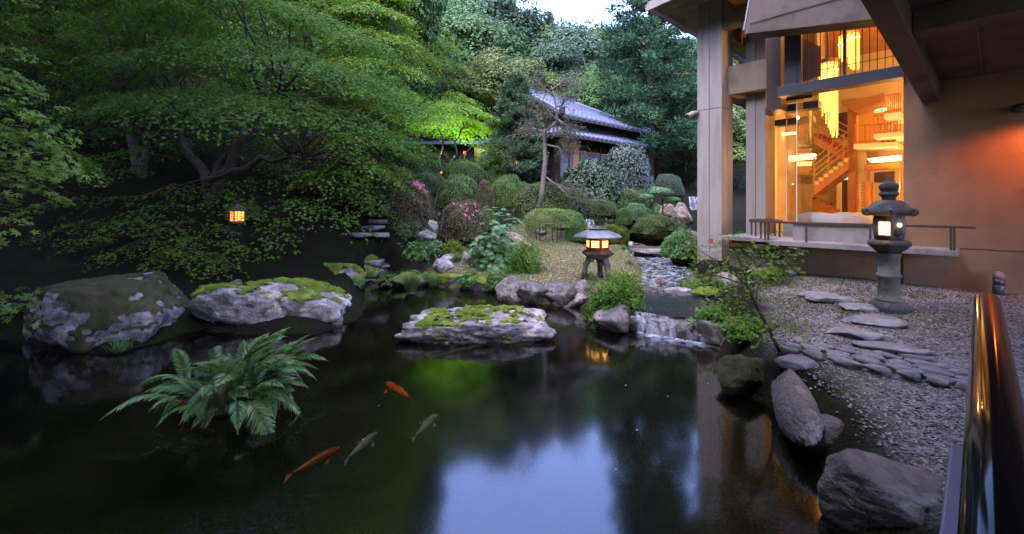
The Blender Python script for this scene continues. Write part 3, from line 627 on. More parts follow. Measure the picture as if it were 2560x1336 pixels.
# ------------------------------------------------------------------ foreground rail
lacquer = mat("lacquered_wood", (.010, .006, .005), (.006, .005, .004), 3, .10, .12, stretch=(1, 1, 1))
hr = thing("handrail", "polished dark round handrail above a purple grey ledge in the corner", "railing", (1.296, 1.2, 0))
rd = Vector((.7286, .685, 0)); z0 = 1.936
e = Vector((0, 0, z0)); pp = [e + rd * .012, e, e - rd * .03, e - rd * 1.0, e - rd * 2.2]
MB().tube(pp, [.020, .0245, .026, .026, .026], 28).build("rail", lacquer, hr, True)
for s in (.22, 1.35): MB().tube([Vector((0, 0, 1.58)) - rd * s, Vector((0, 0, z0 - .02)) - rd * s], .014, 12).build("post", dark_steel, hr, True)
pl = Vector((1.141 - 1.296, 1.146 - 1.2, 0)); sd_ = Vector((.685, -.7286, 0))
lg = MB(); a_, b_ = pl, pl - rd * 2.0; lg.prism([a_ + Vector((0, 0, 1.46)), b_ + Vector((0, 0, 1.46)), b_ + sd_ * .34 + Vector((0, 0, 1.46)), a_ + sd_ * .34 + Vector((0, 0, 1.46))], (0, 0, .12)); lg.build("ledge", mat("grey_paint", (.10, .095, .12), (.08, .075, .10), 8, .45, .4, .1, 60), hr, bevel=.006)
for s in (.25, 1.6): MB().tube([pl - rd * s + sd_ * .17 + Vector((0, 0, .2)), pl - rd * s + sd_ * .17 + Vector((0, 0, 1.47))], .05, 10).build("support", dark_steel, hr)

# unseen blocks added over the canopy and behind the viewer to block the sky
BX(-11.6, -.75, -9, -.62, 5.3, 10.5).build("upper_sky_blocker", render_wall, bld)
BX(-18, -13.2, -9, 8.5, .2, 14.5).build("rear_sky_blocker", render_wall, bld)
# ------------------------------------------------------------------ rocks
_ico = {}
def ico(n):
    if n not in _ico:
        bm = bmesh.new(); bmesh.ops.create_icosphere(bm, subdivisions=n, radius=1.0)
        _ico[n] = (np.array([v.co[:] for v in bm.verts]), np.array([[v.index for v in f.verts] for f in bm.faces])); bm.free()
    return _ico[n]
def rock_arrays(seed, size, sub=5, planes=16, flat=None, p=14, rough=.07, sq=.0):
    r = np.random.default_rng(seed); V, Fc = ico(sub)
    Nn = nrm(r.normal(size=(planes, 3))); off = r.uniform(.72, 1.0, planes)
    if flat is not None: Nn = np.r_[Nn, [[r.normal() * .06, r.normal() * .06, 1]]]; off = np.r_[off, flat]
    if sq: Nn = np.r_[Nn, [[1, .1, 0], [-1, .1, .1], [0, 1, 0], [0, -1, .15]]]; off = np.r_[off, [sq] * 4]
    d = np.maximum(V @ Nn.T, 0) / off; rad = (d ** p).sum(1) ** (-1 / p); rad = np.minimum(rad, 1.35)
    Q = V * rad[:, None]
    rg = 1 - np.abs(fbm(V * 3.1 + seed * 1.7, 4, seed + 8)) * 2.2
    Q += V * (rough * fbm(V * 2.2 + seed, 5, seed) + rough * .6 * fbm(V * 7 + seed, 4, seed + 3) - rough * .55 * np.clip(rg, 0, 1) ** 5)[:, None]
    return Q * np.array(size), Fc
def vnormals(V, Fc):
    n = np.cross(V[Fc[:, 1]] - V[Fc[:, 0]], V[Fc[:, 2]] - V[Fc[:, 0]]); o = np.zeros_like(V)
    for k in range(3): np.add.at(o, Fc[:, k], n)
    return nrm(o)
def mossy(V, Fc, m, parent, seed, thr=.0, up=.35, th=.035, sc=1.6, side=0.0):
    n = vnormals(V, Fc); q = fbm(V * sc + seed * 3.1, 6, seed + 50) + .35 * fbm(V * sc * 5, 3, seed + 70) + (n[:, 2] - up) * .45 - thr
    q = np.where(n[:, 2] > up - .25, q, -1); k = np.clip(q * 9, 0, 1)
    keep = (q[Fc] > 0).all(1); Fk = Fc[keep]
    if len(Fk) < 6: return None
    W = V + n * (th * k * (.55 + .9 * np.abs(fbm(V * 9, 3, seed + 9))) - .004 + .012 * k * vnoise(V * 34, seed))[:, None]
    us, inv = np.unique(Fk, return_inverse=True)
    return ob("moss", mesh_np("moss", W[us], inv.reshape(-1, 3), True), m, parent)
def rock(lab, loc, size, seed, m=None, rz=0.0, moss=None, group=None, name="boulder", sub=5, cat="rock", **kw):
    V, Fc = rock_arrays(seed, size, sub, **kw)
    t = ob(name, mesh_np(name, V, Fc, True), m or rock_m, loc=loc, rot=(0, 0, rz)); tag(t, lab, cat, group)
    if moss: mossy(V, Fc, moss.pop("m", moss_m), t, seed, **moss)
    return t
# the flat mossy rock in the water
p = Gd(1190, 838, 0); rock("flat pale boulder capped with bright moss alone in the middle of the pond", (p.x, p.y + .12, .03), (1.30, .60, .46), 11, rock_pale, .04, dict(thr=.16, up=.6, th=.06, sc=2.0), flat=.62, sq=.93, planes=5, rough=.15, p=30, sub=6)
p = Gd(265, 850, 0); rock("huge dark mossy boulder at the shaded shore under the maple", (p.x - .55, p.y + .62, .10), (1.32, .95, .88), 23, rock_pale, -.25, dict(m=moss_dark, thr=-.05, up=.0, th=.03, sc=1.9), flat=.86, planes=9, p=22, sub=6, rough=.10)
p = Gd(690, 800, 0); rock("long sloping pale boulder with moss patches behind the fern", (p.x + .0, p.y + .22, .06), (1.32, 1.0, .76), 31, rock_pale, .12, dict(thr=.14, up=.5, th=.05, sc=1.7), flat=.74, sq=.95, planes=7, p=22, sub=6, rough=.13)
_b2 = COL.objects[-1] if COL.objects[-1].name.startswith("boulder") else COL.objects[-1].parent; _b2.rotation_euler = (0.05, .13, .12)
p = Gd(835, 735, 0); rock("square boulder with a bright moss top behind the long pale boulder", (p.x, p.y + .35, .25), (.62, .55, .5), 37, rock_dark, .3, dict(thr=-.25, up=.3, th=.05), flat=.8)
for i, (u, v, sz, sd, m, lab) in enumerate((
    (905, 672, (.9, .55, .5), 41, rock_m, "grey boulder at the shore where the stone path reaches the pond"), (830, 655, (.6, .5, .5), 42, rock_brown, "brown shaded boulder beside the shore path"),
    (640, 690, (1.0, .6, .7), 43, rock_dark, "dark boulder in the shade behind the long pale boulder"), (460, 720, (.9, .7, .8), 44, rock_dark, "tall dark boulder in the gap between the two big shore boulders"), (545, 760, (.35, .4, .55), 45, rock_dark, "narrow wet rock standing in the shaded gap"),
    (1030, 690, (.55, .45, .2), 46, rock_m, "low moss rimmed ledge stone under the grass tuft"))):
    q = Gd(u, v + 25, .05); rock(lab, (q.x, q.y + .4, .12), sz, sd, m, i * .7, dict(thr=.0, up=.5) if i in (0, 5) else None)
# mossy ledge stones on the far shore
for i, (u, v, wd, lab) in enumerate(((1130, 716, .85, "long mossy ledge stone on the far shore beside the grass tuft"), (1205, 727, .62, "dark ledge stone with moss joining the pale shore rocks"))):
    q = Gd(u, v, .0); rock(lab, (q.x, q.y + .3, .08), (wd, .42, .30), 51 + i, rock_dark, -.15, dict(thr=-.3, up=.3, th=.05), flat=.7, planes=10)
# rocks edging the lawn
for i, (u, v, sx, sz, m) in enumerate(((1288, 752, .38, .40, rock_m), (1338, 757, .36, .30, rock_dark), (1392, 759, .44, .34, rock_dark), (1448, 764, .44, .32, rock_dark), (1330, 728, .22, .16, rock_m), (1412, 740, .34, .24, rock_dark))):
    q = Gd(u, v, 0); rock(["upright pale shore rock, leftmost along the lawn edge", "second grey shore rock edging the lawn", "dark angular shore rock below the lawn lantern", "broad dark shore rock beside the fern bush", "flat pale stone sunk in the lawn edge", "small grey stone behind the angular shore rock"][i], (q.x, q.y + .16, .10), (sx, .34, sz), 61 + i, m, i * 1.1, planes=9, p=22, rough=.12)
# boulders of the near right bank
p = Gd(2235, 1310, .1); rock("big wet boulder with a hollow at the corner of the pond", Px(2222, 1245, 3.0), (.43, .29, .23), 71, shore_rock, -.72, planes=12, sub=6)
p = Gd(2072, 1140, .1); rock("round cracked grey boulder next to the wet corner boulder", Px(2072, 1098, 3.95), (.27, .25, .22), 72, shore_rock, .3, planes=30, rough=.05, sub=6)
p = Gd(1975, 1055, .1); rock("long slanting brown boulder along the pond edge", Px(1972, 1000, 4.55), (.15, .72, .19), 73, shore_rock, -.36, planes=6, p=26, sub=6)
p = Gd(1870, 965, 0); rock("dark moss green boulder dipping into the water below the sapling", Px(1868, 945, 5.35), (.34, .32, .26), 74, rock_dark, .4, dict(m=moss_dark, thr=-.3, up=.2))
for i, (u, v, s, lab) in enumerate(((1805, 850, .26, "wet rock at the end of the low cascade"), (1850, 840, .3, "low rock between the cascade and the sapling"), (1900, 850, .22, "small mossy rock under the sapling leaves"), (1960, 930, .16, "little stone beside the sapling stem"), (1540, 812, .3, "dark rock under the fern bush at the cascade"))):
    q = Gd(u, v, .1); rock(lab, (q.x, q.y + .15, .14), (s * 1.2, s, s * .75), 81 + i, rock_dark if i != 2 else rock_m, i, dict(m=moss_dark, thr=-.1, up=.3) if i == 2 else None, sub=4)
# stones in and along the stream
for i, (u, v, sx, m, lab) in enumerate(((1700, 722, .36, rock_m, "broad rounded stone lying across the stream"), (1772, 735, .34, rock_m, "mossy stone next to the broad stream stone"), (1825, 735, .36, rock_m, "flat grey slab on the stream bank by the sapling"), (1628, 712, .2, rock_pale, "pale round stone on the left stream bank"), (1640, 720, .16, rock_brown, "brownish stone beside the pale bank stone"), (1905, 720, .25, rock_pale, "pale stone between stream bank and stepping stones"), (1985, 728, .16, rock_m, "little round stone before the stepping stones"))):
    q = Gd(u, v, .35); z = max(tz(q.x, q.y), .2); rock(lab, (q.x, q.y + .1, z + .05), (sx, sx * .8, sx * .42), 91 + i, m, i * .6, dict(thr=-.15, up=.3) if i == 1 else None, sub=4, planes=26)
# rocks on the slope
for i, (u, v, d, sx, sz, m, lab) in enumerate((
    (1285, 560, 14.6, .50, .55, rock_brown, "brown split boulder behind the broad leaf bush"), (1245, 545, 14.9, .18, .35, rock_pale, "small upright pale rock below the dotted azalea"), (1080, 555, 14.6, .2, .38, rock_pale, "pointed white rock beside the pink azalea"),
    (1062, 575, 14.2, .3, .22, rock_m, "grey rock below the pointed white rock"), (1120, 608, 13.0, .26, .16, rock_pale, "white flat stone in the middle of the path"), (1105, 640, 12.3, .36, .25, rock_pale, "pale boulder among the far shore plants"), (1165, 615, 12.9, .2, .25, rock_pale, "tilted pale stone beside the broad leaf bush"), (1040, 612, 13.0, .3, .14, rock_m, "flat grey stone on the shore path"),
    (1528, 575, 16.0, .42, .55, rock_pale, "tall standing pale rock beside the tiny cascade"), (1488, 545, 16.3, .26, .24, rock_brown, "round orange brown rock above the tiny cascade"), (1505, 562, 16.1, .3, .35, rock_dark, "dark rock between the cascade and the standing rock"), (1575, 560, 16.4, .3, .3, rock_m, "grey rock right of the standing rock"),
    (1700, 545, 19, .5, .6, rock_brown, "large red brown boulder below the far waterfall"), (1668, 535, 19.5, .38, .4, rock_brown, "brown boulder left of the far waterfall"), (1725, 575, 16, .3, .25, rock_brown, "brown rock near the column shrub"), (1600, 585, 15.4, .3, .2, rock_m, "low rock at the far stream bank"), (1470, 590, 15.2, .2, .14, rock_pale, "little pale stone beside the stemmed hedge"))):
    q = Px(u, v, d); z = tz(q.x, q.y); rock(lab, (q.x, q.y, z + sz * .15), (sx, sx * .8, sz * .8), 121 + i, m, i * .9, None, sub=5, planes=9, p=22, rough=.12)
# stone steps climbing to the left of the pink azalea
s0, s1 = SPOT["steps0"], SPOT["steps1"]
stp = thing("stone_steps", "rough stone steps climbing past the pink azalea", "steps", s0)
for i in range(9):
    f_ = i / 8; q = s0.lerp(s1, f_); q.z = tz(q.x, q.y); V, Fc = rock_arrays(140 + i, (.40 - .08 * f_, .30, .12), 4, 8, .6, p=20, sq=.9)
    ob("step", mesh_np("step", V, Fc, True), rock_dark, stp, (q.x - s0.x + .1 * math.sin(i * 2.1), q.y - s0.y, q.z - s0.z - .01), (0, 0, .2 * math.sin(i)))
# path stones on the left shore and across the lawn
for i, (u, v, w_) in enumerate(((905, 640, .42), (880, 612, .36), (935, 625, .36), (900, 598, .3), (965, 642, .4), (925, 655, .35))):
    q = Gd(u, v, .62); V, Fc = rock_arrays(160 + i, (w_, w_ * .7, .1), 3, 14, .6); tag(ob("path_stone", mesh_np("path_stone", V, Fc, True), rock_dark, loc=(q.x, q.y, tz(q.x, q.y) + .04), rot=(0, 0, i)), "flat grey stone of the shore path below the stone steps", "stone", "flat stones of the shore path")
for i, (u, v) in enumerate(((1375, 607), (1408, 607), (1450, 611), (1350, 610), (1520, 612), (1545, 607))):
    q = Gd(u, v, .78); V, Fc = rock_arrays(170 + i, (.26, .2, .07), 3, 16, .6); tag(ob("path_stone", mesh_np("path_stone", V, Fc, True), paver_m, loc=(q.x, q.y, tz(q.x, q.y) + .03), rot=(0, 0, i)), "small flat stepping stone in the row behind the lawn lantern", "stone", "stepping stones across the lawn")
# stepping stones on the gravel
for i, (u, v, w_, lab) in enumerate(((2145, 826, 112, "flat stepping stone nearest to the cobbled path"), (2182, 804, 110, "second stepping stone up from the cobbled path"), (2150, 781, 72, "third smaller stepping stone half sunk in gravel"), (2088, 758, 104, "dark slate stepping stone left of the tall lantern"), (2042, 742, 78, "slate stepping stone farthest from the cobbled path"), (1995, 862, 90, "flat earthy slab between the sapling and the cobbles"))):
    q = Gd(u, v, .64); s = w_ * q.y / F / 2; V, Fc = rock_arrays(180 + i, (s * .95, s * .6, .085), 5, 8, .62, rough=.07, p=24)
    tag(ob("stepping_stone", mesh_np("stepping_stone", V, Fc, True), paver_m, loc=(q.x, q.y, tz(q.x, q.y) + .03), rot=(0, 0, -.35)), lab, "stepping stone")
# cobbled path running along the gravel
pv = ob("cobbled_path", BX(-.43, .42, -3.4, .33, -.3, -.025).mesh("cobbled_path"), mat("path_mortar", (.12, .11, .11), (.07, .065, .06), 30, .95, .1, .6, 80)); pv["kind"] = "structure"; pv["label"] = "cobbled path of rounded slate stones set in mortar"
o_ = (Gd(2050, 893, .53) + Gd(2115, 852, .53)) / 2; pv.location = (o_.x, o_.y, .495); pv.rotation_euler = (0, 0, math.atan2(.7426, -.6697) - math.pi / 2)
cob = []
for i in range(7):
    V, Fc = rock_arrays(200 + i, (.5, .5, .5), 3, 18, .74, p=10, rough=.04); cob.append(mesh_np("cobble", V, Fc, True))
rr_ = random.Random(4); xx = -.45
for row in range(7):
    hgt = .125 + rr_.uniform(-.012, .012); y = .5 - rr_.uniform(0, .2) - (.12 * row if row > 3 else 0)
    while y > -3.3:
        ln = rr_.uniform(.17, .33)
        if row == 6 and rr_.random() < .4 and y > -.2: y -= ln; continue
        ob("cobble", cob[rr_.randrange(7)], paver_m, pv, (xx + hgt / 2 + rr_.uniform(-.01, .01), y - ln / 2, .028 + rr_.uniform(-.008, .01)), (rr_.uniform(-.06, .06), rr_.uniform(-.06, .06), rr_.choice((0, math.pi)) + rr_.uniform(-.08, .08)), (hgt * 1.0, ln * 1.02, .10))
        y -= ln
    xx += hgt
V, Fc = rock_arrays(215, (.34, .17, .06), 4, 12, .6, rough=.04); q = Gd(2235, 862, .6)
tag(ob("stepping_stone", mesh_np("stepping_stone", V, Fc, True), paver_m, loc=(q.x, q.y, tz(q.x, q.y) + .025), rot=(0, 0, -.6)), "large flat slab lying behind the cobbled path", "stepping stone")
# cascade: ledge stones, falling water, foam
for i, (u, sx) in enumerate(((1612, .22), (1655, .2), (1700, .26), (1745, .26), (1785, .2))):
    q = Gd(u, 828 + (u - 1590) * .17, 0); rock(["dark wet ledge stone at the left end of the cascade", "second ledge stone under the falling water", "middle ledge stone of the low cascade", "ledge stone right of the cascade middle", "ledge stone at the right end of the cascade"][i], (q.x, q.y + .16, .10), (sx * 1.1, .16, .19), 231 + i, rock_dark, -.15, None, sub=5, flat=.85, sq=.9, p=24)
def foam_mat(name, dens):
    m = bpy.data.materials.new(name); m.use_nodes = True; N, L = m.node_tree.nodes, m.node_tree.links; bs = N["Principled BSDF"]
    bs.inputs["Base Color"].default_value = (.58, .63, .78, 1); bs.inputs["Roughness"].default_value = .4
    tc = N.new("ShaderNodeTexCoord"); mp = N.new("ShaderNodeMapping"); mp.inputs["Scale"].default_value = (13, 4, 2.0) if name == "falling_water" else (5, 5, 5)
    n = N.new("ShaderNodeTexNoise"); n.inputs["Scale"].default_value = 1.6; n.inputs["Detail"].default_value = 5; L.new(tc.outputs["Object"], mp.inputs[0]); L.new(mp.outputs[0], n.inputs["Vector"])
    at = N.new("ShaderNodeAttribute"); at.attribute_name = "dens"
    r = N.new("ShaderNodeMapRange"); r.inputs["From Min"].default_value = .35; r.inputs["From Max"].default_value = .75; r.inputs["To Max"].default_value = dens; L.new(n.outputs["Fac"], r.inputs["Value"])
    mu = N.new("ShaderNodeMath"); mu.operation = 'MULTIPLY'; L.new(r.outputs[0], mu.inputs[0]); L.new(at.outputs["Fac"], mu.inputs[1])
    L.new(mu.outputs[0], bs.inputs["Alpha"]); return m
def sheet(name, fn, nu, nv, m, dens, kind="structure", parent=None, lab=None):
    U, Vv = np.meshgrid(np.linspace(0, 1, nu), np.linspace(0, 1, nv), indexing='ij'); P_ = np.array([fn(a, b) for a, b in zip(U.ravel(), Vv.ravel())])
    i_ = np.arange(nu * nv).reshape(nu, nv); me = mesh_np(name, P_, np.stack([i_[:-1, :-1], i_[1:, :-1], i_[1:, 1:], i_[:-1, 1:]], -1).reshape(-1, 4), True)
    a = me.attributes.new("dens", 'FLOAT', 'POINT'); a.data.foreach_set("value", np.array([dens(x, y) for x, y in zip(U.ravel(), Vv.ravel())], np.float32))
    o = ob(name, me, m, parent)
    if kind: o["kind"] = kind
    if lab: o["label"] = lab
    return o
cL, cR = Gd(1590, 828, 0), Gd(1795, 862, 0)
fall_m, foam_m = foam_mat("falling_water", .45), foam_mat("pond_foam", .9)
def fall(a, b):
    q = cL.lerp(cR, a); wob = .03 * math.sin(a * 11) + .012 * math.sin(a * 29); z = .315 - .30 * b ** 1.7 if b > .25 else .318
    return (q.x - .01, q.y + .10 - .24 * b + wob, z)
sheet("waterfall", fall, 60, 10, fall_m, lambda a, b: (.95 if a < .45 else .35 + .35 * math.sin(a * 19)) * (1 if b > .1 else .4), lab="low cascade spilling into the pond")
sheet("foam", lambda a, b: (cL.x + (cR.x - cL.x) * a - .05, cL.y + (cR.y - cL.y) * a - .02 - .62 * b * (1 - .3 * a), .006), 30, 12, foam_m, lambda a, b: max(0, (1 - b) ** 1.6 * min(1, (1 - a) * 3 + .15) * min(1, a * 8)), lab="white foam below the cascade")
# thin slab bridge over the stream and the far falls
br = thing("slab_bridge", "thin curved dark stone slab bridging the stream", "bridge", Gd(1622, 632, .55))
V, Fc = rock_arrays(240, (1.0, .28, .11), 5, 10, .7); V[:, 2] += .06 * (V[:, 0] / 1.0) ** 2; ob("slab", mesh_np("slab", V, Fc, True), rock_dark, br, (0, 0.15, .06), (0, 0, -.1))
V, Fc = rock_arrays(241, (.95, .3, .06), 4, 10, .7); ob("moss", mesh_np("moss", V, Fc, True), moss_dark, br, (0.05, .32, .13), (0, 0, -.1))
for nm, (u0, v0, u1, v1, d, wd, lab) in {"far_waterfall": (1735, 492, 1738, 525, 20.5, .55, "thin far waterfall beside the column"), "small_cascade": (1470, 548, 1484, 578, 16.4, .30, "tiny cascade between rocks under the hedge")}.items():
    q0, q1 = Px(u0, v0, d), Px(u1, v1, d - .25)
    sheet("waterfall", lambda a, b: tuple(q0.lerp(q1, b) + Vector(((a - .5) * wd, -.08 * math.sin(a * 9) - .12 * b, 0))), 16, 8, fall_m, lambda a, b: .9, lab=lab)

# ------------------------------------------------------------------ stone lanterns
paper = emit("lit_paper", (1.0, .42, .10), .45); paper_hot = emit("lit_paper_hot", (1.0, .46, .16), .6)
kp = Gd(2222, 772, .7); kl = thing("pedestal_lantern", "tall weathered stone pedestal lantern with curled roof and glowing window", "stone lantern", (kp.x, kp.y, .70), -.12)
hexr = lambda th, r, z: 1 / max(math.cos(((th + math.pi / 6) % (math.pi / 3)) - math.pi / 6), .8)
MB().lathe([(.24, -.05), (.235, .05), (.20, .10), (.16, .115)], 36).build("base", lantern_stone, kl, True)
MB().lathe([(.158, .11), (.16, .14), (.135, .17), (.128, .22), (.126, .44), (.146, .455), (.150, .475), (.146, .495), (.124, .51), (.124, .74), (.14, .765), (.142, .79), (.12, .80)], 36).build("shaft", lantern_pale, kl, True)
MB().lathe([(.13, .80), (.17, .84), (.235, .90), (.25, .915), (.245, .965), (.20, .985), (.15, .986)], 36, rf=lambda th, r, z: 1 + .05 * math.cos(6 * th) * (r > .2)).build("platform", lantern_stone, kl, True)
hx = MB(); n6 = 6; prof = [(.165, .986), (.185, 1.06), (.195, 1.16), (.19, 1.26), (.175, 1.325)]
fire = MB().lathe(prof, 24, rf=lambda th, r, z: .97 + .04 * math.cos(6 * th)).build("fire_box", lantern_pale, kl, True)
cam_dir = math.atan2(-kp.y, -kp.x) + .12
def face_pt(th, r, z): return (r * math.cos(th), r * math.sin(th), z)
th_w, th_h = cam_dir - .22, cam_dir + .62
def panel(th, w_, z0, z1, r0, m, name, parent):
    c, s = Vector((math.cos(th), math.sin(th), 0)), Vector((-math.sin(th), math.cos(th), 0)); mb = MB()
    mb.prism([c * r0 - s * w_ + Vector((0, 0, z0)), c * r0 + s * w_ + Vector((0, 0, z0)), c * r0 + s * w_ + Vector((0, 0, z1)), c * r0 - s * w_ + Vector((0, 0, z1))], c * -.03); return mb.build(name, m, parent)
panel(th_w, .078, 1.045, 1.265, .212, lantern_stone, "window_frame", kl)
panel(th_w, .060, 1.065, 1.245, .2155, paper_hot, "window_paper", kl)
g_ = MB(); c_, s_ = Vector((math.cos(th_w), math.sin(th_w), 0)) * .218, Vector((-math.sin(th_w), math.cos(th_w), 0))
g_.bar(c_ + Vector((0, 0, 1.065)), c_ + Vector((0, 0, 1.245)), .006, .006)
for k in range(1, 5): zz = 1.065 + .036 * k; g_.bar(c_ - s_ * .06 + Vector((0, 0, zz)), c_ + s_ * .06 + Vector((0, 0, zz)), .004, .004)
g_.build("window_grid", dark_wood, kl)
MB().lathe([(.028, 0), (.028, .012)], 20).build("round_opening", paper_hot, kl, loc=face_pt(th_h, .190, 1.205), rot=(0, math.pi / 2, th_h))
MB().lathe([(.05, 0), (.045, .018), (.02, .02), (.015, .03)], 16, rf=lambda th, r, z: 1 + .15 * math.cos(5 * th)).build("carved_crest", lantern_stone, kl, True, loc=face_pt(th_h, .178, 1.09), rot=(0, math.pi / 2, th_h))
rp = [(.15, 1.325), (.235, 1.335), (.262, 1.36), (.265, 1.385), (.245, 1.43), (.205, 1.49), (.165, 1.53), (.12, 1.55), (.07, 1.555)]
rf6 = lambda th, r, z: 1 + (.16 * max(0, math.cos(6 * th)) ** 3) * (max(0, r - .18) / .085)
MB().lathe(rp, 72, rf=rf6).build("roof", lantern_stone, kl, True)
for k in range(6):
    th = k * math.pi / 3; mb = MB(); pts_ = []
    for j in range(12):
        a = -1.2 + j * .52; rad = .05 - .0028 * j; pts_.append(face_pt(th, .292 + rad * math.sin(a), 1.395 - rad * math.cos(a)))
    mb.tube(pts_, [.03 - .0012 * j for j in range(12)], 8).build("roof_scroll", lantern_stone, kl, True)
MB().lathe([(.085, 1.55), (.075, 1.575), (.085, 1.60), (.11, 1.625), (.115, 1.65), (.10, 1.665), (.088, 1.675), (.105, 1.70), (.116, 1.735), (.11, 1.775), (.07, 1.80), (.03, 1.825), (.018, 1.86), (.006, 1.915)], 32).build("finial", lantern_stone, kl, True)
lamp("lantern_light", Vector((kp.x, kp.y, .7)) + Vector((math.cos(th_w - .12), math.sin(th_w - .12), 0)) * .27 + Vector((0, 0, 1.15)), .25, (1, .42, .12), .05)

yp = Gd(1494, 694, .47); zy = tz(yp.x, yp.y); yl = thing("snow_lantern", "low wide roofed stone lantern with lit paper windows on the lawn", "stone lantern", (yp.x, yp.y, zy), .1)
for k in range(3):
    th = -math.pi / 2 + .55 + k * 2 * math.pi / 3; mb = MB(); pts_ = [(.12 * math.cos(th), .12 * math.sin(th), .50), (.22 * math.cos(th), .22 * math.sin(th), .47), (.29 * math.cos(th), .29 * math.sin(th), .36), (.31 * math.cos(th), .31 * math.sin(th), .18), (.33 * math.cos(th), .33 * math.sin(th), -.03)]
    mb.tube(pts_, [.09, .085, .075, .065, .07], 10).build("leg", lantern_pale, yl, True)
MB().lathe([(.16, .48), (.26, .52), (.37, .60), (.38, .635), (.30, .69), (.24, .70)], 6, ph=.52).build("platform", lantern_pale, yl, bevel=.01)
red_lac = mat("ember_red_wood", (.14, .045, .02), (.10, .035, .018), 5, .6, .3)
MB().lathe([(.27, .70), (.265, .99)], 6, ph=.52).build("fire_box", red_lac, yl)
for k in range(6):
    th = .52 + math.pi / 6 + k * math.pi / 3; r_ = .27 * math.cos(math.pi / 6)
    wn_ = panel(th, .088, .765, .925, r_ + .004, paper, "window_paper", yl); c_, s_ = Vector((math.cos(th), math.sin(th), 0)) * (r_ + .007), Vector((-math.sin(th), math.cos(th), 0)); g_ = MB()
    for w_ in (-.044, 0, .044): g_.bar(c_ + s_ * w_ + Vector((0, 0, .765)), c_ + s_ * w_ + Vector((0, 0, .925)), .008, .006)
    for zz in (.765, .845, .925): g_.bar(c_ - s_ * .088 + Vector((0, 0, zz)), c_ + s_ * .088 + Vector((0, 0, zz)), .008, .008)
    g_.build("window_grid", red_lac, wn_)
rr6 = lambda th, r, z: 1 + .03 * math.cos(6 * th) + .02 * math.sin(13 * th)
MB().lathe([(.26, .985), (.46, .995), (.55, .985), (.56, 1.005), (.52, 1.04), (.40, 1.10), (.25, 1.155), (.12, 1.17)], 48, rf=rr6).build("roof", mat("wet_mossy_granite", (.13, .125, .13), (.06, .062, .05), 5, .35, .5, .7, 18, c3=(.035, .045, .015), s3=3.5), yl, True)
MB().lathe([(.12, 1.165), (.19, 1.17), (.20, 1.195), (.15, 1.215), (.02, 1.22)], 28).build("finial", lantern_stone, yl, True)
lamp("lantern_light", (yp.x + .1, yp.y - .42, zy + .82), .22, (1, .34, .08), .06)
# tiny stone lantern far up the stream
tq = Px(1630, 560, 16.3); tl = thing("small_stone_lantern", "tiny grey stone lantern among the stream shrubs", "stone lantern", (tq.x, tq.y, tz(tq.x, tq.y)))
MB().lathe([(.16, -.05), (.14, .1), (.1, .3), (.12, .33)], 16).build("shaft", lantern_pale, tl, True); MB().lathe([(.14, .33), (.12, .5)], 6).build("fire_box", lantern_stone, tl); MB().lathe([(.12, .5), (.3, .48), (.28, .54), (.14, .66), (.06, .7)], 24).build("roof", lantern_pale, tl, True); MB().lathe([(.05, .7), (.09, .76), (.08, .82), (.03, .88)], 14).build("finial", lantern_pale, tl, True)
# lit wooden box lantern in the shade on the left
bq = Px(593, 541, 11.4); bl = thing("box_lantern", "small wooden box lantern glowing orange in the dark under the maple", "lantern", (bq.x, bq.y, tz(bq.x, bq.y)), .95); bl.scale = (.85, .85, 1)
hz_ = bq.z - bl.location.z
MB().tube([(0, 0, -.1), (0, 0, hz_ - .16)], [.06, .05], 10).build("post", rock_dark, bl, True); BX(-.17, .17, -.17, .17, hz_ - .19, hz_ - .145).build("base", dark_wood, bl)
BX(-.14, .14, -.14, .14, hz_ - .12, hz_ + .12).build("paper_box", emit("ember_paper", (1, .20, .04), .36), bl)
fr = MB()
for sx in (-.145, .145):
    for sy in (-.145, .145): fr.bar((sx, sy, hz_ - .15), (sx, sy, hz_ + .14), .03, .03)
for s in (-1, 1):
    for zz in (-.06, .0, .06): fr.bar((-.145, .143 * s, hz_ + zz), (.145, .143 * s, hz_ + zz), .012, .012); fr.bar((.143 * s, -.145, hz_ + zz), (.143 * s, .145, hz_ + zz), .012, .012)
    for t_ in (-.05, .05): fr.bar((t_, .143 * s, hz_ - .14), (t_, .143 * s, hz_ + .14), .012, .012); fr.bar((.143 * s, t_, hz_ - .14), (.143 * s, t_, hz_ + .14), .012, .012)
rock("dark rough rock at the foot of the glowing box lantern", (bl.location.x, bl.location.y - .12, bl.location.z + .12), (.24, .2, max(.3, hz_ - .22)), 260, mat("shade_black_rock", (.018, .020, .012), (.010, .011, .008), 6, .9, .1, 1.0, 30), .4, None, sub=4, planes=9, p=20, rough=.12)  # near black rock colour stands in for the deep shade under the maple
fr.build("frame", dark_wood, bl); MB().lathe([(.30, hz_ + .13), (.28, hz_ + .17), (.1, hz_ + .30), (.02, hz_ + .33)], 4, ph=math.pi / 4).build("roof", dark_wood, bl)

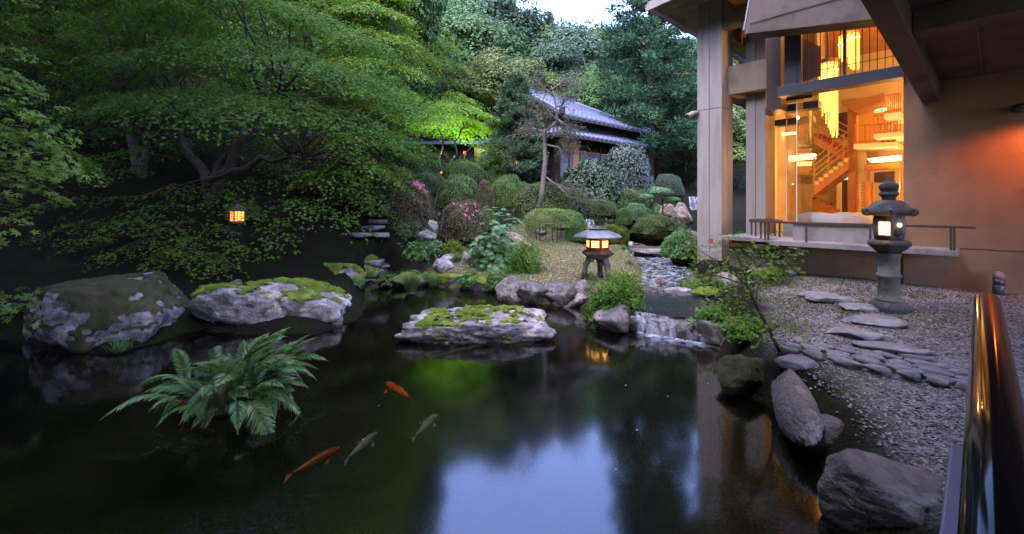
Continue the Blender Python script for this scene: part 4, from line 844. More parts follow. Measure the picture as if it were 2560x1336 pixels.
# ------------------------------------------------------------------ koi
def koi(lab, u, v, hd, L_, m, seed, zk=-.20):
    q = Gd(u, v, zk); t = thing("koi", lab, "koi fish", (q.x, q.y, zk), hd, "koi in the pond"); n = 16; V, Q = [], []; m8 = 10; rs = random.Random(seed); bend = rs.uniform(.12, .22) * rs.choice((-1, 1))
    for i in range(n + 1):
        s = i / n; w_ = L_ * .092 * (math.sin(math.pi * min(1, s * .93 + .05)) ** .75) * (1 - .55 * s) * 1.25 + .004; cx = L_ * (.5 - s); cy = bend * L_ * .5 * math.sin(s * 2.2) * s
        for k in range(m8): a = 2 * math.pi * k / m8; V.append((cx, cy + w_ * math.cos(a), w_ * 1.1 * math.sin(a)))
    for i in range(n):
        for k in range(m8): Q.append([i * m8 + k, i * m8 + (k + 1) % m8, (i + 1) * m8 + (k + 1) % m8, (i + 1) * m8 + k])
    MB().add(V, Q + [list(range(m8)), list(range(n * m8, n * m8 + m8))[::-1]]).build("body", m, t, True)
    ty = bend * L_ * .5 * math.sin(2.2); e = L_ * .5
    MB().add([(-e + .02, ty, 0), (-e - L_ * .18, ty + bend * .08 + .05 * L_, L_ * .10), (-e - L_ * .10, ty + .02 * L_, 0), (-e - L_ * .17, ty - .05 * L_ + bend * .05, -L_ * .08)], [(0, 1, 2), (0, 2, 3)]).build("tail_fin", m, t)
    MB().add([(L_ * .12, .0, L_ * .11), (-L_ * .02, 0, L_ * .17), (-L_ * .2, 0, L_ * .10)], [(0, 1, 2)]).build("dorsal_fin", m, t)
    for s in (-1, 1): MB().add([(L_ * .25, s * L_ * .09, -.01), (L_ * .12, s * L_ * .24, -.02), (L_ * .06, s * L_ * .19, -.02)], [(0, 1, 2)]).build("pectoral_fin", m, t)
k_red = mat("koi_red", (.95, .12, .02), (.85, .09, .015), 12, .35, .5); k_white = mat("koi_white", (.30, .285, .265), (.22, .21, .20), 12, .35, .5); k_orange = mat("koi_orange", (.42, .08, .02), (.30, .05, .015), 10, .35, .5)
koi("bright red koi heading toward the flat rock", 990, 976, 2.27, .56, k_red, 1, -.13); koi("white koi curving through the dark water beside the red one", 1062, 1062, 1.16, .46, k_white, 2); koi("white koi swimming left of the curved white one", 905, 1112, 1.22, .46, k_white, 3); koi("dull orange koi nearest the dark side of the pond", 790, 1150, .92, .48, k_orange, 4)
# ------------------------------------------------------------------ foliage
def leafmat(name, c1, c2, tr=.38, rough=.6, spec=.15, sc=.8, island=.35):
    return mat(name, c1, c2, sc, rough, spec, transl=tr, island=island)
lf_maple = leafmat("maple_leaf", (.085, .165, .016), (.06, .125, .012)); lf_maple2 = leafmat("maple_leaf_yellow", (.125, .195, .02), (.09, .155, .016))
lf_azalea = leafmat("azalea_leaf", (0.080, 0.090, 0.035), (0.123, 0.087, 0.051), .15); lf_dome = leafmat("clipped_leaf", (.075, .135, .034), (.05, .095, .026), .15); lf_flat = leafmat("hedge_leaf", (0.087, 0.123, 0.035), (0.055, 0.087, 0.026), .15)
lf_cam = leafmat("camellia_leaf", (0.051, 0.087, 0.049), (0.032, 0.061, 0.035), .1, .5, .25); lf_bright = leafmat("bright_leaf", (0.102, 0.217, 0.058), (0.072, 0.160, 0.043), .3); lf_rhodo = leafmat("broad_leaf", (0.087, 0.189, 0.072), (0.065, 0.138, 0.051), .2, .5, .25)
lf_con = leafmat("conifer_needle", (0.051, 0.109, 0.043), (0.032, 0.072, 0.035), .15, .6); lf_cedar = leafmat("cedar_needle", (.095, .135, .06), (.065, .10, .046), .15, .6)
lf_far = leafmat("forest_leaf", (.075, .14, .045), (.05, .10, .032), .25); lf_far2 = leafmat("forest_leaf_haze", (.07, .115, .06), (.045, .08, .044), .25); lf_far3 = leafmat("forest_leaf_olive", (.11, .145, .04), (.08, .11, .032), .25)  # the bluish far leaves have slight distance haze mixed into their colour
lf_fern = leafmat("fern_leaf", (.085, .165, .04), (.055, .12, .03), .25, .45, .4); lf_grass = leafmat("grass_blade", (0.072, 0.160, 0.043), (0.102, 0.145, 0.043), .2, .5); lf_pine = leafmat("dry_pine_needle", (0.109, 0.109, 0.072), (0.072, 0.072, 0.051), .1, .7)
core_m = mat("twig_core", (.02, .018, .012), (.012, .014, .008), 6, .95, .05, .8, 20); pink_m = leafmat("azalea_flower", (.50, .09, .22), (.58, .16, .30), .3, .5, .3)

def leaves(C, Nn, L_, W_, rng, droop=None, fold=.12):
    """diamond leaves: centres C, normals Nn"""
    n = len(C); t = nrm(np.cross(Nn, nrm(rng.normal(size=(n, 3))))) if droop is None else nrm(droop - (droop * Nn).sum(1)[:, None] * Nn)
    s = np.cross(Nn, t); L_ = np.broadcast_to(L_, (n,))[:, None]; W_ = np.broadcast_to(W_, (n,))[:, None]
    V = np.empty((n, 4, 3)); V[:, 0] = C - t * L_ * .5; V[:, 1] = C + s * W_ * .5 + Nn * W_ * fold + t * L_ * .05; V[:, 2] = C + t * L_ * .5 - Nn * L_ * .06; V[:, 3] = C - s * W_ * .5 + Nn * W_ * fold + t * L_ * .05
    return V.reshape(-1, 3), np.arange(n * 4).reshape(n, 4)
def stars(C, Nn, L_, rng, lobes=5):
    """five-lobed maple leaves; each leaf one fan of narrow lobes"""
    n = len(C); t = nrm(np.cross(Nn, nrm(rng.normal(size=(n, 3))))); s = np.cross(Nn, t); L_ = np.broadcast_to(L_, (n,))[:, None]
    Vs, Fs = [C], []; ang = [-1.75, -.85, 0, .85, 1.75]; ln = [.55, .85, 1, .85, .55]
    nv = 1 + lobes * 3; V = np.empty((n, nv, 3)); V[:, 0] = C; b = np.arange(n) * nv
    for k in range(lobes):
        a = ang[k]; d = t * math.cos(a) + s * math.sin(a); e = -t * math.sin(a) + s * math.cos(a); q = ln[k]
        V[:, 1 + 3 * k] = C + d * L_ * q * .45 + e * L_ * .13; V[:, 2 + 3 * k] = C + d * L_ * q - Nn * L_ * .12; V[:, 3 + 3 * k] = C + d * L_ * q * .45 - e * L_ * .13
        Fs.append(np.c_[b, b + 3 + 3 * k, b + 2 + 3 * k, b + 1 + 3 * k])
    return V.reshape(-1, 3), np.concatenate(Fs)
def sphere_dirs(n, rng): return nrm(rng.normal(size=(n, 3)))

# ---- clipped shrubs (unit shapes, copied and scaled)
def shrub_unit(name, kind, seed, n=5200, leaf=.075):
    rng = np.random.default_rng(seed); d = sphere_dirs(n, rng); d[:, 2] = np.abs(d[:, 2]) * 1.05 - .12; d = nrm(d)
    e = 2.3 if kind == "dome" else (5.0 if kind == "flat" else 2.6)
    def surf(d):
        r = (np.abs(d[:, 0]) ** e + np.abs(d[:, 1]) ** e + np.abs(d[:, 2]) ** e) ** (-1 / e)
        if kind == "flat": r = np.minimum(r, (np.hypot(d[:, 0], d[:, 1]) ** 2.4 + np.abs(d[:, 2]) ** 2.4) ** (-1 / 2.4) * 1.12)
        return d * (r * (1 + (.12 if kind != "loose" else .24) * fbm(d * 2.4 + seed, 3, seed) * 2))[:, None]
    P_ = surf(d); depth = rng.random(n) ** 2 * (.10 if kind != "loose" else .45); P_ = P_ * (1 - depth)[:, None] + rng.normal(size=(n, 3)) * .012
    Nn = nrm(d + rng.normal(size=(n, 3)) * (.55 if kind != "loose" else .9) + [0, 0, .3])
    V, Fc = leaves(P_, Nn, leaf * rng.uniform(.7, 1.3, n), leaf * .5, rng)
    me = mesh_np(name, V, Fc)
    Vc, Fk = ico(4); Vc = Vc.copy(); Vc[:, 2] = np.maximum(Vc[:, 2], -.12); cme = mesh_np(name + "_core", surf(nrm(Vc)) * (.93 if kind != "loose" else .6), Fk, True)
    return me, cme
UNITS = {k: [shrub_unit("foliage", kk, 300 + i * 10 + j, n, lf) for j in range(2)] for i, (k, kk, n, lf) in enumerate((("dome", "dome", 11000, .052), ("flat", "flat", 12000, .048), ("azalea", "dome", 10000, .05), ("camellia", "dome", 6500, .085), ("loose", "loose", 3600, .13)))}
LM = {"dome": lf_dome, "flat": lf_flat, "azalea": lf_azalea, "camellia": lf_cam, "loose": lf_bright}
def link_mesh(src, name, m, parent, loc=(0, 0, 0), scale=(1, 1, 1), rz=0.0):
    me = src
    if len(me.materials) == 0: me.materials.append(m)
    o = ob(name, me, None, parent, loc, (0, 0, rz), scale)
    if me.materials[0] != m: o.material_slots[0].link = 'OBJECT'; o.material_slots[0].material = m
    return o
special = {"H": leafmat("yellow_green_leaf", (0.123, 0.189, 0.041), (0.087, 0.145, 0.035), .2), "Q": moss_m, "K": leafmat("light_hedge_leaf", (0.123, 0.181, 0.043), (0.087, 0.138, 0.035), .2), "K2": lf_bright, "G": lf_azalea, "I": lf_cam, "U": lf_cam, "M": lf_dome, "S": leafmat("silver_leaf", (.065, .09, .072), (.04, .06, .048), .1, .5, .25), "O": lf_rhodo}
for i, (k, u, vt, vb, wp, d, kind, lab) in enumerate(PLANTS):
    s = SPOT[k]; wd = wp * d / F / 2 * 1.08; hg = (vb - vt) * d / F
    t = thing("shrub", lab, "shrub", s, 0, "clipped shrubs of the slope")
    fm, cm = UNITS[kind][i % 2]; m = special.get(k, LM[kind]); base = 0.0; sy = wd * (.95 if kind != "flat" else .7)
    if k in ("K", "I"):
        base = (596 - vb) * d / F if k == "K" else .35
        for j in range(16 if k == "K" else 8):
            x = (random.random() * 2 - 1) * wd * .8; y = (random.random() * 2 - 1) * sy * .7; MB().tube([(x * .9, y * .9, -.1), (x, y, base + .1)], [.018, .013], 6).build("stem", bark_m, t)
    hh = hg / (1.0 if kind != "flat" else .98)
    link_mesh(fm, "foliage", m, t, (0, 0, base), (wd, sy, hh), i * 1.3 if kind != "flat" else 0)
    if k not in ("K", "I"): link_mesh(cm, "twigs", core_m, t, (0, 0, base), (wd, sy, hh), i * 1.3 if kind != "flat" else 0)
    if k in ("A", "B", "V"):
        rng = np.random.default_rng(500 + i)
        for j in range(26 if k == "A" else (14 if k == "B" else 4)):
            th = (rng.uniform(-1.25, -.25) if k == "A" else rng.uniform(-2.1, -.7)); ph = (rng.uniform(.75, 1.15) if k == "A" else rng.uniform(.45, 1.1)); dd = np.array([math.cos(th) * math.cos(ph), math.sin(th) * math.cos(ph), math.sin(ph)])
            if k == "A": dd = np.array([abs(dd[0]) * 1.0, dd[1], dd[2]])
            dd = dd / np.linalg.norm(dd); rr = (np.abs(dd) ** 2.3).sum() ** (-1 / 2.3) * 1.04
            Cc = np.repeat([dd * rr * [wd, sy, hh]], 6, 0) + rng.normal(size=(6, 3)) * .022; V, Fc = leaves(Cc, nrm(dd + rng.normal(size=(6, 3)) * .5), .05, .04, rng); ob("flower", mesh_np("flower", V, Fc), pink_m, t)

# ---- generic tree builder
def branch_mesh(mb, p0, p1, r0, r1, sag=.0, n=5, jit=.06, rng=None, seg=7):
    p0, p1 = Vector(p0), Vector(p1); L_ = (p1 - p0).length; pts_ = []
    for i in range(n + 1):
        f_ = i / n; q = p0.lerp(p1, f_); q.z += sag * L_ * math.sin(f_ * math.pi)
        if 0 < i < n: q += Vector(rng.normal(size=3)) * jit * L_ * .5
        pts_.append(q)
    mb.tube(pts_, [r0 + (r1 - r0) * i / n for i in range(n + 1)], seg); return pts_
def pad_leaves(c, rx, ry, nrmv, n, rng, leaf, thick=.055, droop=.30):
    """a layered spray: leaves over a drooping disc"""
    r = np.sqrt(rng.random(n)); th = rng.random(n) * 2 * math.pi; lob = 1 + .25 * np.sin(3 * th + rng.random() * 6) + .15 * np.sin(7 * th + rng.random() * 6)
    nv = Vector(nrmv).normalized(); a = Vector((nv.x, nv.y, 0))
    a = (a - nv * a.dot(nv)).normalized() if a.length > .05 else nv.orthogonal().normalized(); b = nv.cross(a); a, b, nv = np.array(a), np.array(b), np.array(nv)
    P_ = np.outer(r * lob * np.cos(th) * rx, a) + np.outer(r * lob * np.sin(th) * ry, b) - np.outer(droop * (r ** 2) * (rx + ry) * .5, [0, 0, 1]) + np.outer(rng.normal(size=n) * thick * .5, nv)
    Nn = nrm(nv + .34 * rng.normal(size=(n, 3)) + .35 * P_ / max(rx, .1)); return P_ + np.array(c), Nn
def maple(name, lab, base, crown_c, crown_r, npads, seed, leafm, trunks, leaf=.075, per=330, padr=(.45, .95), hemi=-.15, bark=None, star=False, extra=(), cat="tree", group=None, up=.55, keep=None, tier=.95):
    rng = np.random.default_rng(seed); t = thing(name, lab, cat, base, 0, group); base = Vector(base); mb = MB(); cc = np.array(crown_c) - np.array(base); ends = []
    for tr in trunks:
        off = Vector(tr[0]); top = Vector(tr[1]) - base; mid = off.lerp(top, .5) + Vector(rng.normal(size=3)) * .15
        pts_ = branch_mesh(mb, off, top, tr[2], tr[2] * .35, .06, 7, .05, rng, 9); ends += pts_[2:]
    dirs = sphere_dirs(npads * 3, rng); dirs = dirs[dirs[:, 2] > hemi][:npads]
    Vs, Fs, nV = [], [], 0; pads = []
    for dv in dirs:
        q = cc + dv * np.array(crown_r) * (1 - .38 * rng.random() ** 1.6)
        if keep and not keep(q + np.array(base)): continue
        rho = math.hypot(q[0] - cc[0], q[1] - cc[1]); g = q[2] + .42 * rho; q[2] += round(g / tier) * tier + rng.normal() * .05 - g      # tiers that droop outward
        pads.append((q, nrm(np.array([q[0] - cc[0], q[1] - cc[1], 0]) / max(rho, .3) * .45 + [0, 0, 1] + rng.normal(size=3) * .1), rng.uniform(*padr)))
    for ex in extra: pads.append((np.array(ex[0]) - np.array(base), nrm(np.array(ex[1], float)), ex[2]))
    for j, (q, nv, pr) in enumerate(pads):
        n = int(per * (pr / padr[1]) ** 2 * rng.uniform(.5, 1.1)) + 20; P_, Nn = pad_leaves(q, pr * 1.35, pr * .9, nv, n, rng, leaf)
        V, Fc = stars(P_, Nn, leaf * rng.uniform(.7, 1.2, n), rng) if star else leaves(P_, Nn, leaf * rng.uniform(.7, 1.3, n), leaf * .62, rng)
        Vs.append(V); Fs.append(Fc + nV); nV += len(V)
        if ends and j % 4 == 0:
            e = min(ends, key=lambda e_: (e_ - Vector(q)).length + rng.random())
            if e.z - q[2] > .9: continue
            branch_mesh(mb, e, Vector(q) - Vector((0, 0, .05)), min(.05, .014 + .008 * (e - Vector(q)).length), .006, .05, 5, .06, rng, 5)
    mb.build("trunk", bark or bark_m, t, True); ob("crown", mesh_np("crown", np.concatenate(Vs), np.concatenate(Fs)), leafm, t)
    return t
def P3(u, v, d): return tuple(Px(u, v, d))

# the great maples on the left bank
b1 = Px(520, 560, 12.6); b1.z = tz(b1.x, b1.y)
maple("maple_tree", "great spreading green maple leaning over the pond from the dark bank", b1, P3(650, 330, 12.6), (4.5, 3.4, 4.7), 190, 601, lf_maple, [((0, 0, -.2), P3(560, 380, 12.8), .20), ((.1, .1, -.2), P3(700, 250, 12.6), .17), ((0, 0, .2), P3(430, 300, 12.9), .15), ((0, 0, .4), P3(760, 400, 11.8), .12)], per=600, padr=(.6, 1.25), leaf=.058, tier=1.15, star=True,
      extra=[(P3(u, v, d), n, r) for u, v, d, n, r in ((800, 520, 10.2, (.3, -.2, 1), .85), (740, 500, 10.3, (.1, -.2, 1), .7), (860, 545, 10.2, (.4, -.2, 1), .6), (900, 480, 10.6, (.5, -.1, 1), .7), (480, 480, 10.4, (-.1, -.3, 1), .85), (560, 500, 10.3, (.2, -.3, 1), .75), (420, 470, 10.5, (-.2, -.2, 1), .7), (620, 520, 10.4, (.2, -.3, 1), .5), (300, 430, 10.6, (-.2, -.3, 1), .7), (360, 520, 10.2, (0, -.3, 1), .65), (250, 500, 10.4, (-.3, -.3, 1), .6), (200, 430, 10.8, (-.3, -.2, 1), .7), (690, 560, 10.0, (.2, -.3, 1), .6), (960, 430, 10.8, (.5, -.1, 1), .6), (980, 350, 11.2, (.6, -.1, 1), .8), (1000, 260, 11.6, (.6, 0, 1), .8), (930, 300, 11, (.5, -.2, 1), .8), (860, 430, 10.6, (.4, -.3, 1), .8), (900, 380, 10.7, (.5, -.2, 1), .7), (780, 440, 10.4, (.3, -.3, 1), .8), (840, 330, 10.6, (.4, -.3, 1), .8), (960, 180, 11.8, (.5, 0, 1), .9), (700, 600, 9.6, (.2, -.3, 1), .45), (620, 460, 10.2, (.1, -.4, 1), .6))])
b2 = Px(345, 560, 12.2); b2.z = tz(b2.x, b2.y)
maple("maple_tree", "dark thin branched maple behind the great maple, deep in the shade", b2, P3(330, 260, 13.0), (3.4, 2.6, 4.0), 75, 602, lf_maple, [((0, 0, -.2), P3(300, 230, 12.6), .16), ((.1, 0, -.2), P3(370, 330, 12.2), .13)], per=620, padr=(.4, .8), leaf=.05, star=True, extra=[(P3(u, v, 9.6), n, r) for u, v, n, r in ((300, 555, (-.1, -.3, 1), .6), (420, 560, (.1, -.3, 1), .6), (540, 575, (.2, -.3, 1), .5), (220, 600, (-.2, -.2, 1), .55), (180, 560, (-.2, -.2, 1), .6), (120, 600, (-.2, -.2, 1), .5), (460, 600, (.1, -.2, 1), .5), (600, 620, (.4, -.2, 1), .4), (380, 660, (.1, -.3, 1), .45), (140, 500, (-.2, -.2, 1), .6), (280, 630, (-.1, -.2, 1), .6), (340, 610, (0, -.2, 1), .55), (420, 635, (.1, -.2, 1), .5), (500, 640, (.3, -.2, 1), .55), (560, 655, (.5, -.2, 1), .4), (250, 650, (-.2, -.2, 1), .4))])
b3 = Px(-260, 700, 5.2); b3.z = max(.4, tz(b3.x, b3.y))
maple("maple_tree", "near maple reaching in at the left edge with bright star leaves", b3, P3(-150, 380, 5.0), (1.1, 1.0, 1.6), 18, 603, lf_maple2, [((0, 0, -.3), P3(-200, 250, 5.2), .09)], leaf=.07, per=170, padr=(.3, .55), star=True, tier=.3, extra=[(P3(u, v, d), n, r) for u, v, d, n, r in ((30, 190, 5.0, (.6, -.1, 1), .36), (20, 260, 4.8, (.5, -.1, 1), .4), (90, 290, 5.0, (.6, 0, 1), .38), (60, 350, 5.0, (.5, -.2, 1), .42), (120, 380, 5.2, (.6, -.1, 1), .36), (20, 420, 5.0, (.3, -.2, 1), .42), (60, 130, 5.4, (.6, 0, 1), .25), (30, 745, 5.6, (.3, -.3, 1), .3), (80, 420, 5.4, (.4, -.2, 1), .35))], hemi=-.5)
# the tall trees that close the left and top
for i, (u, d, cz, r, lab) in enumerate(((120, 17, 9, 4.6, "tall dark tree at the far left behind the maples"), (430, 18, 10, 4.8, "tall dark tree above the thin branched maple"), (760, 20, 11.5, 4.6, "tall green tree rising behind the great maple crown"), (-350, 13, 8, 4.5, "dark tree outside the left shore"))):
    x = (u - CU) / F * d; z = tz(x, d); maple("maple_tree", lab, (x, d, z), (x + .3, d, cz), (r, r * .8, r * 1.15), 150, 610 + i, lf_maple, [((0, 0, -.3), (x, d, cz + 1), .3), ((0, 0, 1), (x + 1.5, d - .5, cz), .16)], leaf=.13, per=300, padr=(.7, 1.3))
# mid maples right of the great one
for i, (u, v, d, rx, rz, m, lab) in enumerate(((930, 190, 17.0, 2.0, 3.4, lf_maple2, "tall yellow green maple right beside the great maple"), (1075, 200, 26.0, 2.6, 4.0, lf_maple, "dark green maple behind the floodlit one"), (900, 400, 15.5, 1.5, 1.9, lf_maple, "drooping maple above the stone steps"), (880, 60, 19, 2.6, 2.6, lf_maple, "shaded maple high behind the yellow green one"))):
    q = Px(u, v, d); z = tz(q.x, q.y); maple("maple_tree", lab, (q.x - .5, q.y + .3, z), (q.x, q.y, q.z), (rx, rx, rz), 130, 620 + i, m, [((0, 0, -.2), (q.x, q.y, q.z + .6), .14), ((.1, 0, 0), (q.x + .8, q.y - .3, q.z), .10)], leaf=.10, per=270, padr=(.45, .9), hemi=-.6)
# the floodlit maple
lm = SPOT["litmaple"]; lq = Px(1128, 315, 21.0)
maple("maple_tree", "small maple floodlit bright green from below", lm, (lq.x, lq.y, lq.z - .15), (1.9, 1.6, 1.5), 120, 640, leafmat("floodlit_maple_leaf", (0.145, 0.246, 0.029), (0.116, 0.203, 0.026), .45), [((0, 0, -.2), P3(1095, 300, 21), .07), ((.1, 0, -.2), P3(1150, 330, 20.8), .07), ((.15, -.1, -.2), P3(1185, 355, 20.6), .06)], leaf=.10, per=240, padr=(.4, .75), hemi=.02, bark=bark_pale, tier=.45)
fl = thing("flood_lamp", "small ground floodlight at the foot of the bright green maple", "lamp", (lm.x + .12, lm.y + .55, tz(lm.x + .12, lm.y + .55))); MB().lathe([(.05, 0), (.05, .12), (.08, .16), (.08, .2)], 14).build("housing", dark_steel, fl); MB().lathe([(.07, .201), (.07, .206)], 14).build("lens", emit("flood_lens", (.8, 1, .4), 1), fl)
so = lamp("flood_light", (fl.location.x, fl.location.y, fl.location.z + .30), 120, (.72, 1.0, .26), .06, 'SPOT', spot_size=math.radians(150), spot_blend=.6)
so.rotation_euler = (Vector((lq.x + .5, lq.y, lq.z)) - so.location).to_track_quat('-Z', 'Y').to_euler()

# ---- conifers
def conifer(name, lab, base, H_, R_, n_wh, seed, m, trunk_r, leaf=.13, per=120, z0=.18, tuft=.32, shape=.8, group=None):
    rng = np.random.default_rng(seed); t = thing(name, lab, "tree", base, 0, group); mb = MB(); mb.tube([(0, 0, -.3), (0, 0, H_ * .3), (.05, 0, H_ * .7), (0, 0, H_ * .98)], [trunk_r, trunk_r * .8, trunk_r * .45, .02], 10); Vs, Fs, nV = [], [], 0
    for i in range(n_wh):
        f_ = rng.random() ** .85; z = H_ * (z0 + (1 - z0) * f_); rmax = R_ * (1 - f_) ** shape * (.75 + .35 * rng.random()) + .12; th = rng.random() * 6.283; d = np.array([math.cos(th), math.sin(th), 0])
        tip = d * rmax + [0, 0, z - .12 * rmax]; mb.tube([(0, 0, z + .05), tuple(d * rmax * .5 + [0, 0, z]), tuple(tip)], [.03, .018, .006], 4)
        for k in range(3):
            c = tip * 1.0 - d * rmax * k * .27 + rng.normal(size=3) * .1; rr = tuft * (.7 + .6 * rng.random()) * (.6 + .5 * (1 - f_)); n = int(per * (.6 if k else 1))
            dv = sphere_dirs(n, rng); dv[:, 2] = dv[:, 2] * .75 + .12; P_ = c + dv * rr * (rng.random(n) ** .5)[:, None] * [1, 1, .8]; out = nrm(dv + [0, 0, .25] + d * .3); Nn = nrm(np.cross(out, rng.normal(size=(n, 3))))
            V, Fc = leaves(P_, Nn, leaf * rng.uniform(.7, 1.3, n), leaf * .34, rng, out); Vs.append(V); Fs.append(Fc + nV); nV += len(V)
    mb.build("trunk", bark_m, t, True); ob("crown", mesh_np("crown", np.concatenate(Vs), np.concatenate(Fs)), m, t); return t
conifer("cedar_tree", "big dark cedar with a bare trunk between house and column", SPOT["conifer"], 19.0, 3.3, 330, 650, lf_con, .24, .22, 125, .13, .56, .55)
conifer("cedar_tree", "narrow pointed grey green cedar left of the tiled house", SPOT["cedar"], 4.75, 1.5, 190, 651, lf_cedar, .12, .12, 130, .06, .30, .62)
# leaning half bare pine
pn = SPOT["pine"]; pt = thing("pine_tree", "leaning half bare pine with a pale twisted trunk before the house", "tree", pn); mb = MB(); rng = np.random.default_rng(660); D = 16.6
def rel(u, v, d=D): return tuple(Px(u, v, d) - pn)
mb.tube([rel(1350, 530), rel(1356, 470), rel(1363, 400), rel(1362, 330), rel(1385, 310), rel(1393, 298), rel(1390, 270), rel(1386, 240), rel(1378, 215)], [.11, .095, .085, .075, .06, .05, .042, .034, .018], 10)
tips = []
for pp_ in (((1362, 335), (1390, 330), (1420, 322)), ((1364, 362), (1400, 370), (1432, 375)), ((1393, 298), (1415, 315), (1430, 330)), ((1388, 270), (1405, 262), (1415, 248)), ((1384, 240), (1366, 225), (1352, 222)), ((1362, 335), (1345, 325), (1325, 318)), ((1360, 440), (1390, 462), (1440, 490)), ((1380, 225), (1400, 210), (1420, 205)), ((1392, 300), (1376, 285), (1362, 280))):
    q = [rel(*x) for x in pp_]; mb.tube(q, [.04, .028, .012], 6); tips += [q[1], q[2]]
    for _ in range(6): e = np.array(q[2]) + rng.normal(size=3) * .28; mb.tube([q[1], tuple((np.array(q[1]) + e) / 2 + rng.normal(size=3) * .05), tuple(e)], [.015, .01, .005], 4); tips.append(tuple(e))
mb.build("trunk", bark_pale, pt, True); C_ = np.concatenate([np.array(x) + rng.normal(size=(110, 3)) * .14 for x in tips]); dv = sphere_dirs(len(C_), rng); dv[:, 2] = np.abs(dv[:, 2]); V, Fc = leaves(C_, nrm(np.cross(dv, rng.normal(size=dv.shape))), .11, .016, rng, dv); ob("needles", mesh_np("needles", V, Fc), lf_pine, pt)

# ---- forest on the hill
def broad_unit(seed, nclump, per, leaf):
    rng = np.random.default_rng(seed); Vs, Fs, nV = [], [], 0
    for i in range(nclump):
        d = sphere_dirs(1, rng)[0]; d[2] = abs(d[2]) * 1.1 - .3; c = d / np.linalg.norm(d) * rng.uniform(.55, .95) * [1, 1, 1.05]; rr = rng.uniform(.2, .38); dv = sphere_dirs(per, rng); dv[:, 2] = np.abs(dv[:, 2]) * 1.2 - .35; dv = nrm(dv)
        P_ = c + dv * rr * (1 - .35 * rng.random(per) ** 2)[:, None] * [1.15, 1.15, .8]; Nn = nrm(dv + [0, 0, .5] + rng.normal(size=(per, 3)) * .3); V, Fc = leaves(P_, Nn, leaf * rng.uniform(.6, 1.3, per), leaf * .6, rng); Vs.append(V); Fs.append(Fc + nV); nV += len(V)
    mb = MB(); mb.tube([(0, 0, -1.3), (.03, 0, -.5), (0, .02, .5)], [.06, .045, .01], 8)
    for i in range(9): e = sphere_dirs(1, rng)[0] * .75; e[2] = abs(e[2]) * .8; mb.tube([(0, 0, -.6 + .1 * i), tuple(e * .5 + [0, 0, -.1]), tuple(e)], [.022, .014, .004], 5)
    return mesh_np("crown", np.concatenate(Vs), np.concatenate(Fs)), mb.mesh("trunk", True)
def con_unit(seed):
    rng = np.random.default_rng(seed); Vs, Fs, nV = [], [], 0
    for i in range(230):
        f_ = rng.random() ** .9; z = -1 + 2 * f_; r = .42 * (1 - f_) ** .75 * rng.uniform(.7, 1.1) + .03; th = rng.random() * 6.283; c = np.array([r * math.cos(th), r * math.sin(th), z]); n = 75; dv = sphere_dirs(n, rng); dv[:, 2] = dv[:, 2] * .7 + .1
        P_ = c + dv * (.05 + .11 * (1 - f_)) * (rng.random(n) ** .4)[:, None]; V, Fc = leaves(P_, nrm(dv + [0, 0, .5] + rng.normal(size=(n, 3)) * .5), .045, .022, rng); Vs.append(V); Fs.append(Fc + nV); nV += len(V)
    return mesh_np("crown", np.concatenate(Vs), np.concatenate(Fs)), MB().tube([(0, 0, -1.35), (0, 0, .9)], [.045, .01], 8).mesh("trunk", True)
BU = [broad_unit(700 + i, 80, 260, .07) for i in range(3)]; CUN = [con_unit(720 + i) for i in range(2)]
def forest_tree(unit, m, x, y, top, rad, hh, lab, group, rz, name="forest_tree"):
    t = thing(name, lab, "tree", (x, y, tz(x, y)), rz, group); cz = top - hh - t.location.z
    link_mesh(unit[0], "crown", m, t, (0, 0, cz), (rad, rad, hh)); link_mesh(unit[1], "trunk", bark_m, t, (0, 0, cz), (rad * .75, rad * .75, max(hh, cz / 1.25))); return t
rt = random.Random(12)
named = ((1245, 5, 40, 5.2, 5.0, 0, lf_far2, "big hazy round tree left of the open sky"), (1420, 95, 38, 4.2, 4.0, 1, lf_far2, "pale bluish tree below the open sky"), (1480, 85, 46, 5.0, 5.0, 2, lf_far2, "hazy tree on the skyline left of the big cedar"), (1395, 130, 33, 3.2, 3.4, 0, lf_far2, "silvery green tree just above the house roof"), (1230, 150, 28, 2.8, 2.6, 2, lf_far3, "yellowish tree left above the house roof"), (1320, 165, 30, 2.6, 2.4, 1, lf_far3, "olive tree directly behind the pointed cedar top"),
         (1170, 60, 34, 4.0, 4.2, 1, lf_far, "green tree above the floodlit maple"), (1100, 0, 36, 4.2, 4.6, 0, lf_far, "dark green tree high behind the maples"), (1490, 190, 29, 1.9, 2.2, 2, lf_bright, "light green slender tree right of the house roof"), (1560, 90, 50, 5.0, 5.4, 0, lf_far2, "far hazy tree behind the big cedar"))
for i, (u, v, d, r, h_, k, m, lab) in enumerate(named):
    q = Px(u, v, d); forest_tree(BU[k], m, q.x, q.y, q.z + .2, r, h_, lab, "trees on the wooded hillside", i * 1.1)
for i, (u, v, d, lab) in enumerate(((1375, 30, 52, "thin pointed conifer breaking the skyline"), (1640, 30, 44, "tall dark conifer behind the big cedar"), (1712, 150, 30, "dark conifer behind the concrete column"), (1760, 120, 34, "conifer glimpsed right of the concrete column"))):
    q = Px(u, v, d); h_ = q.z - tz(q.x, q.y); forest_tree(CUN[i % 2], lf_con, q.x, q.y, q.z, h_ * .42, h_ * .48, lab, "conifers on the hillside", i, "forest_conifer")
k = 0
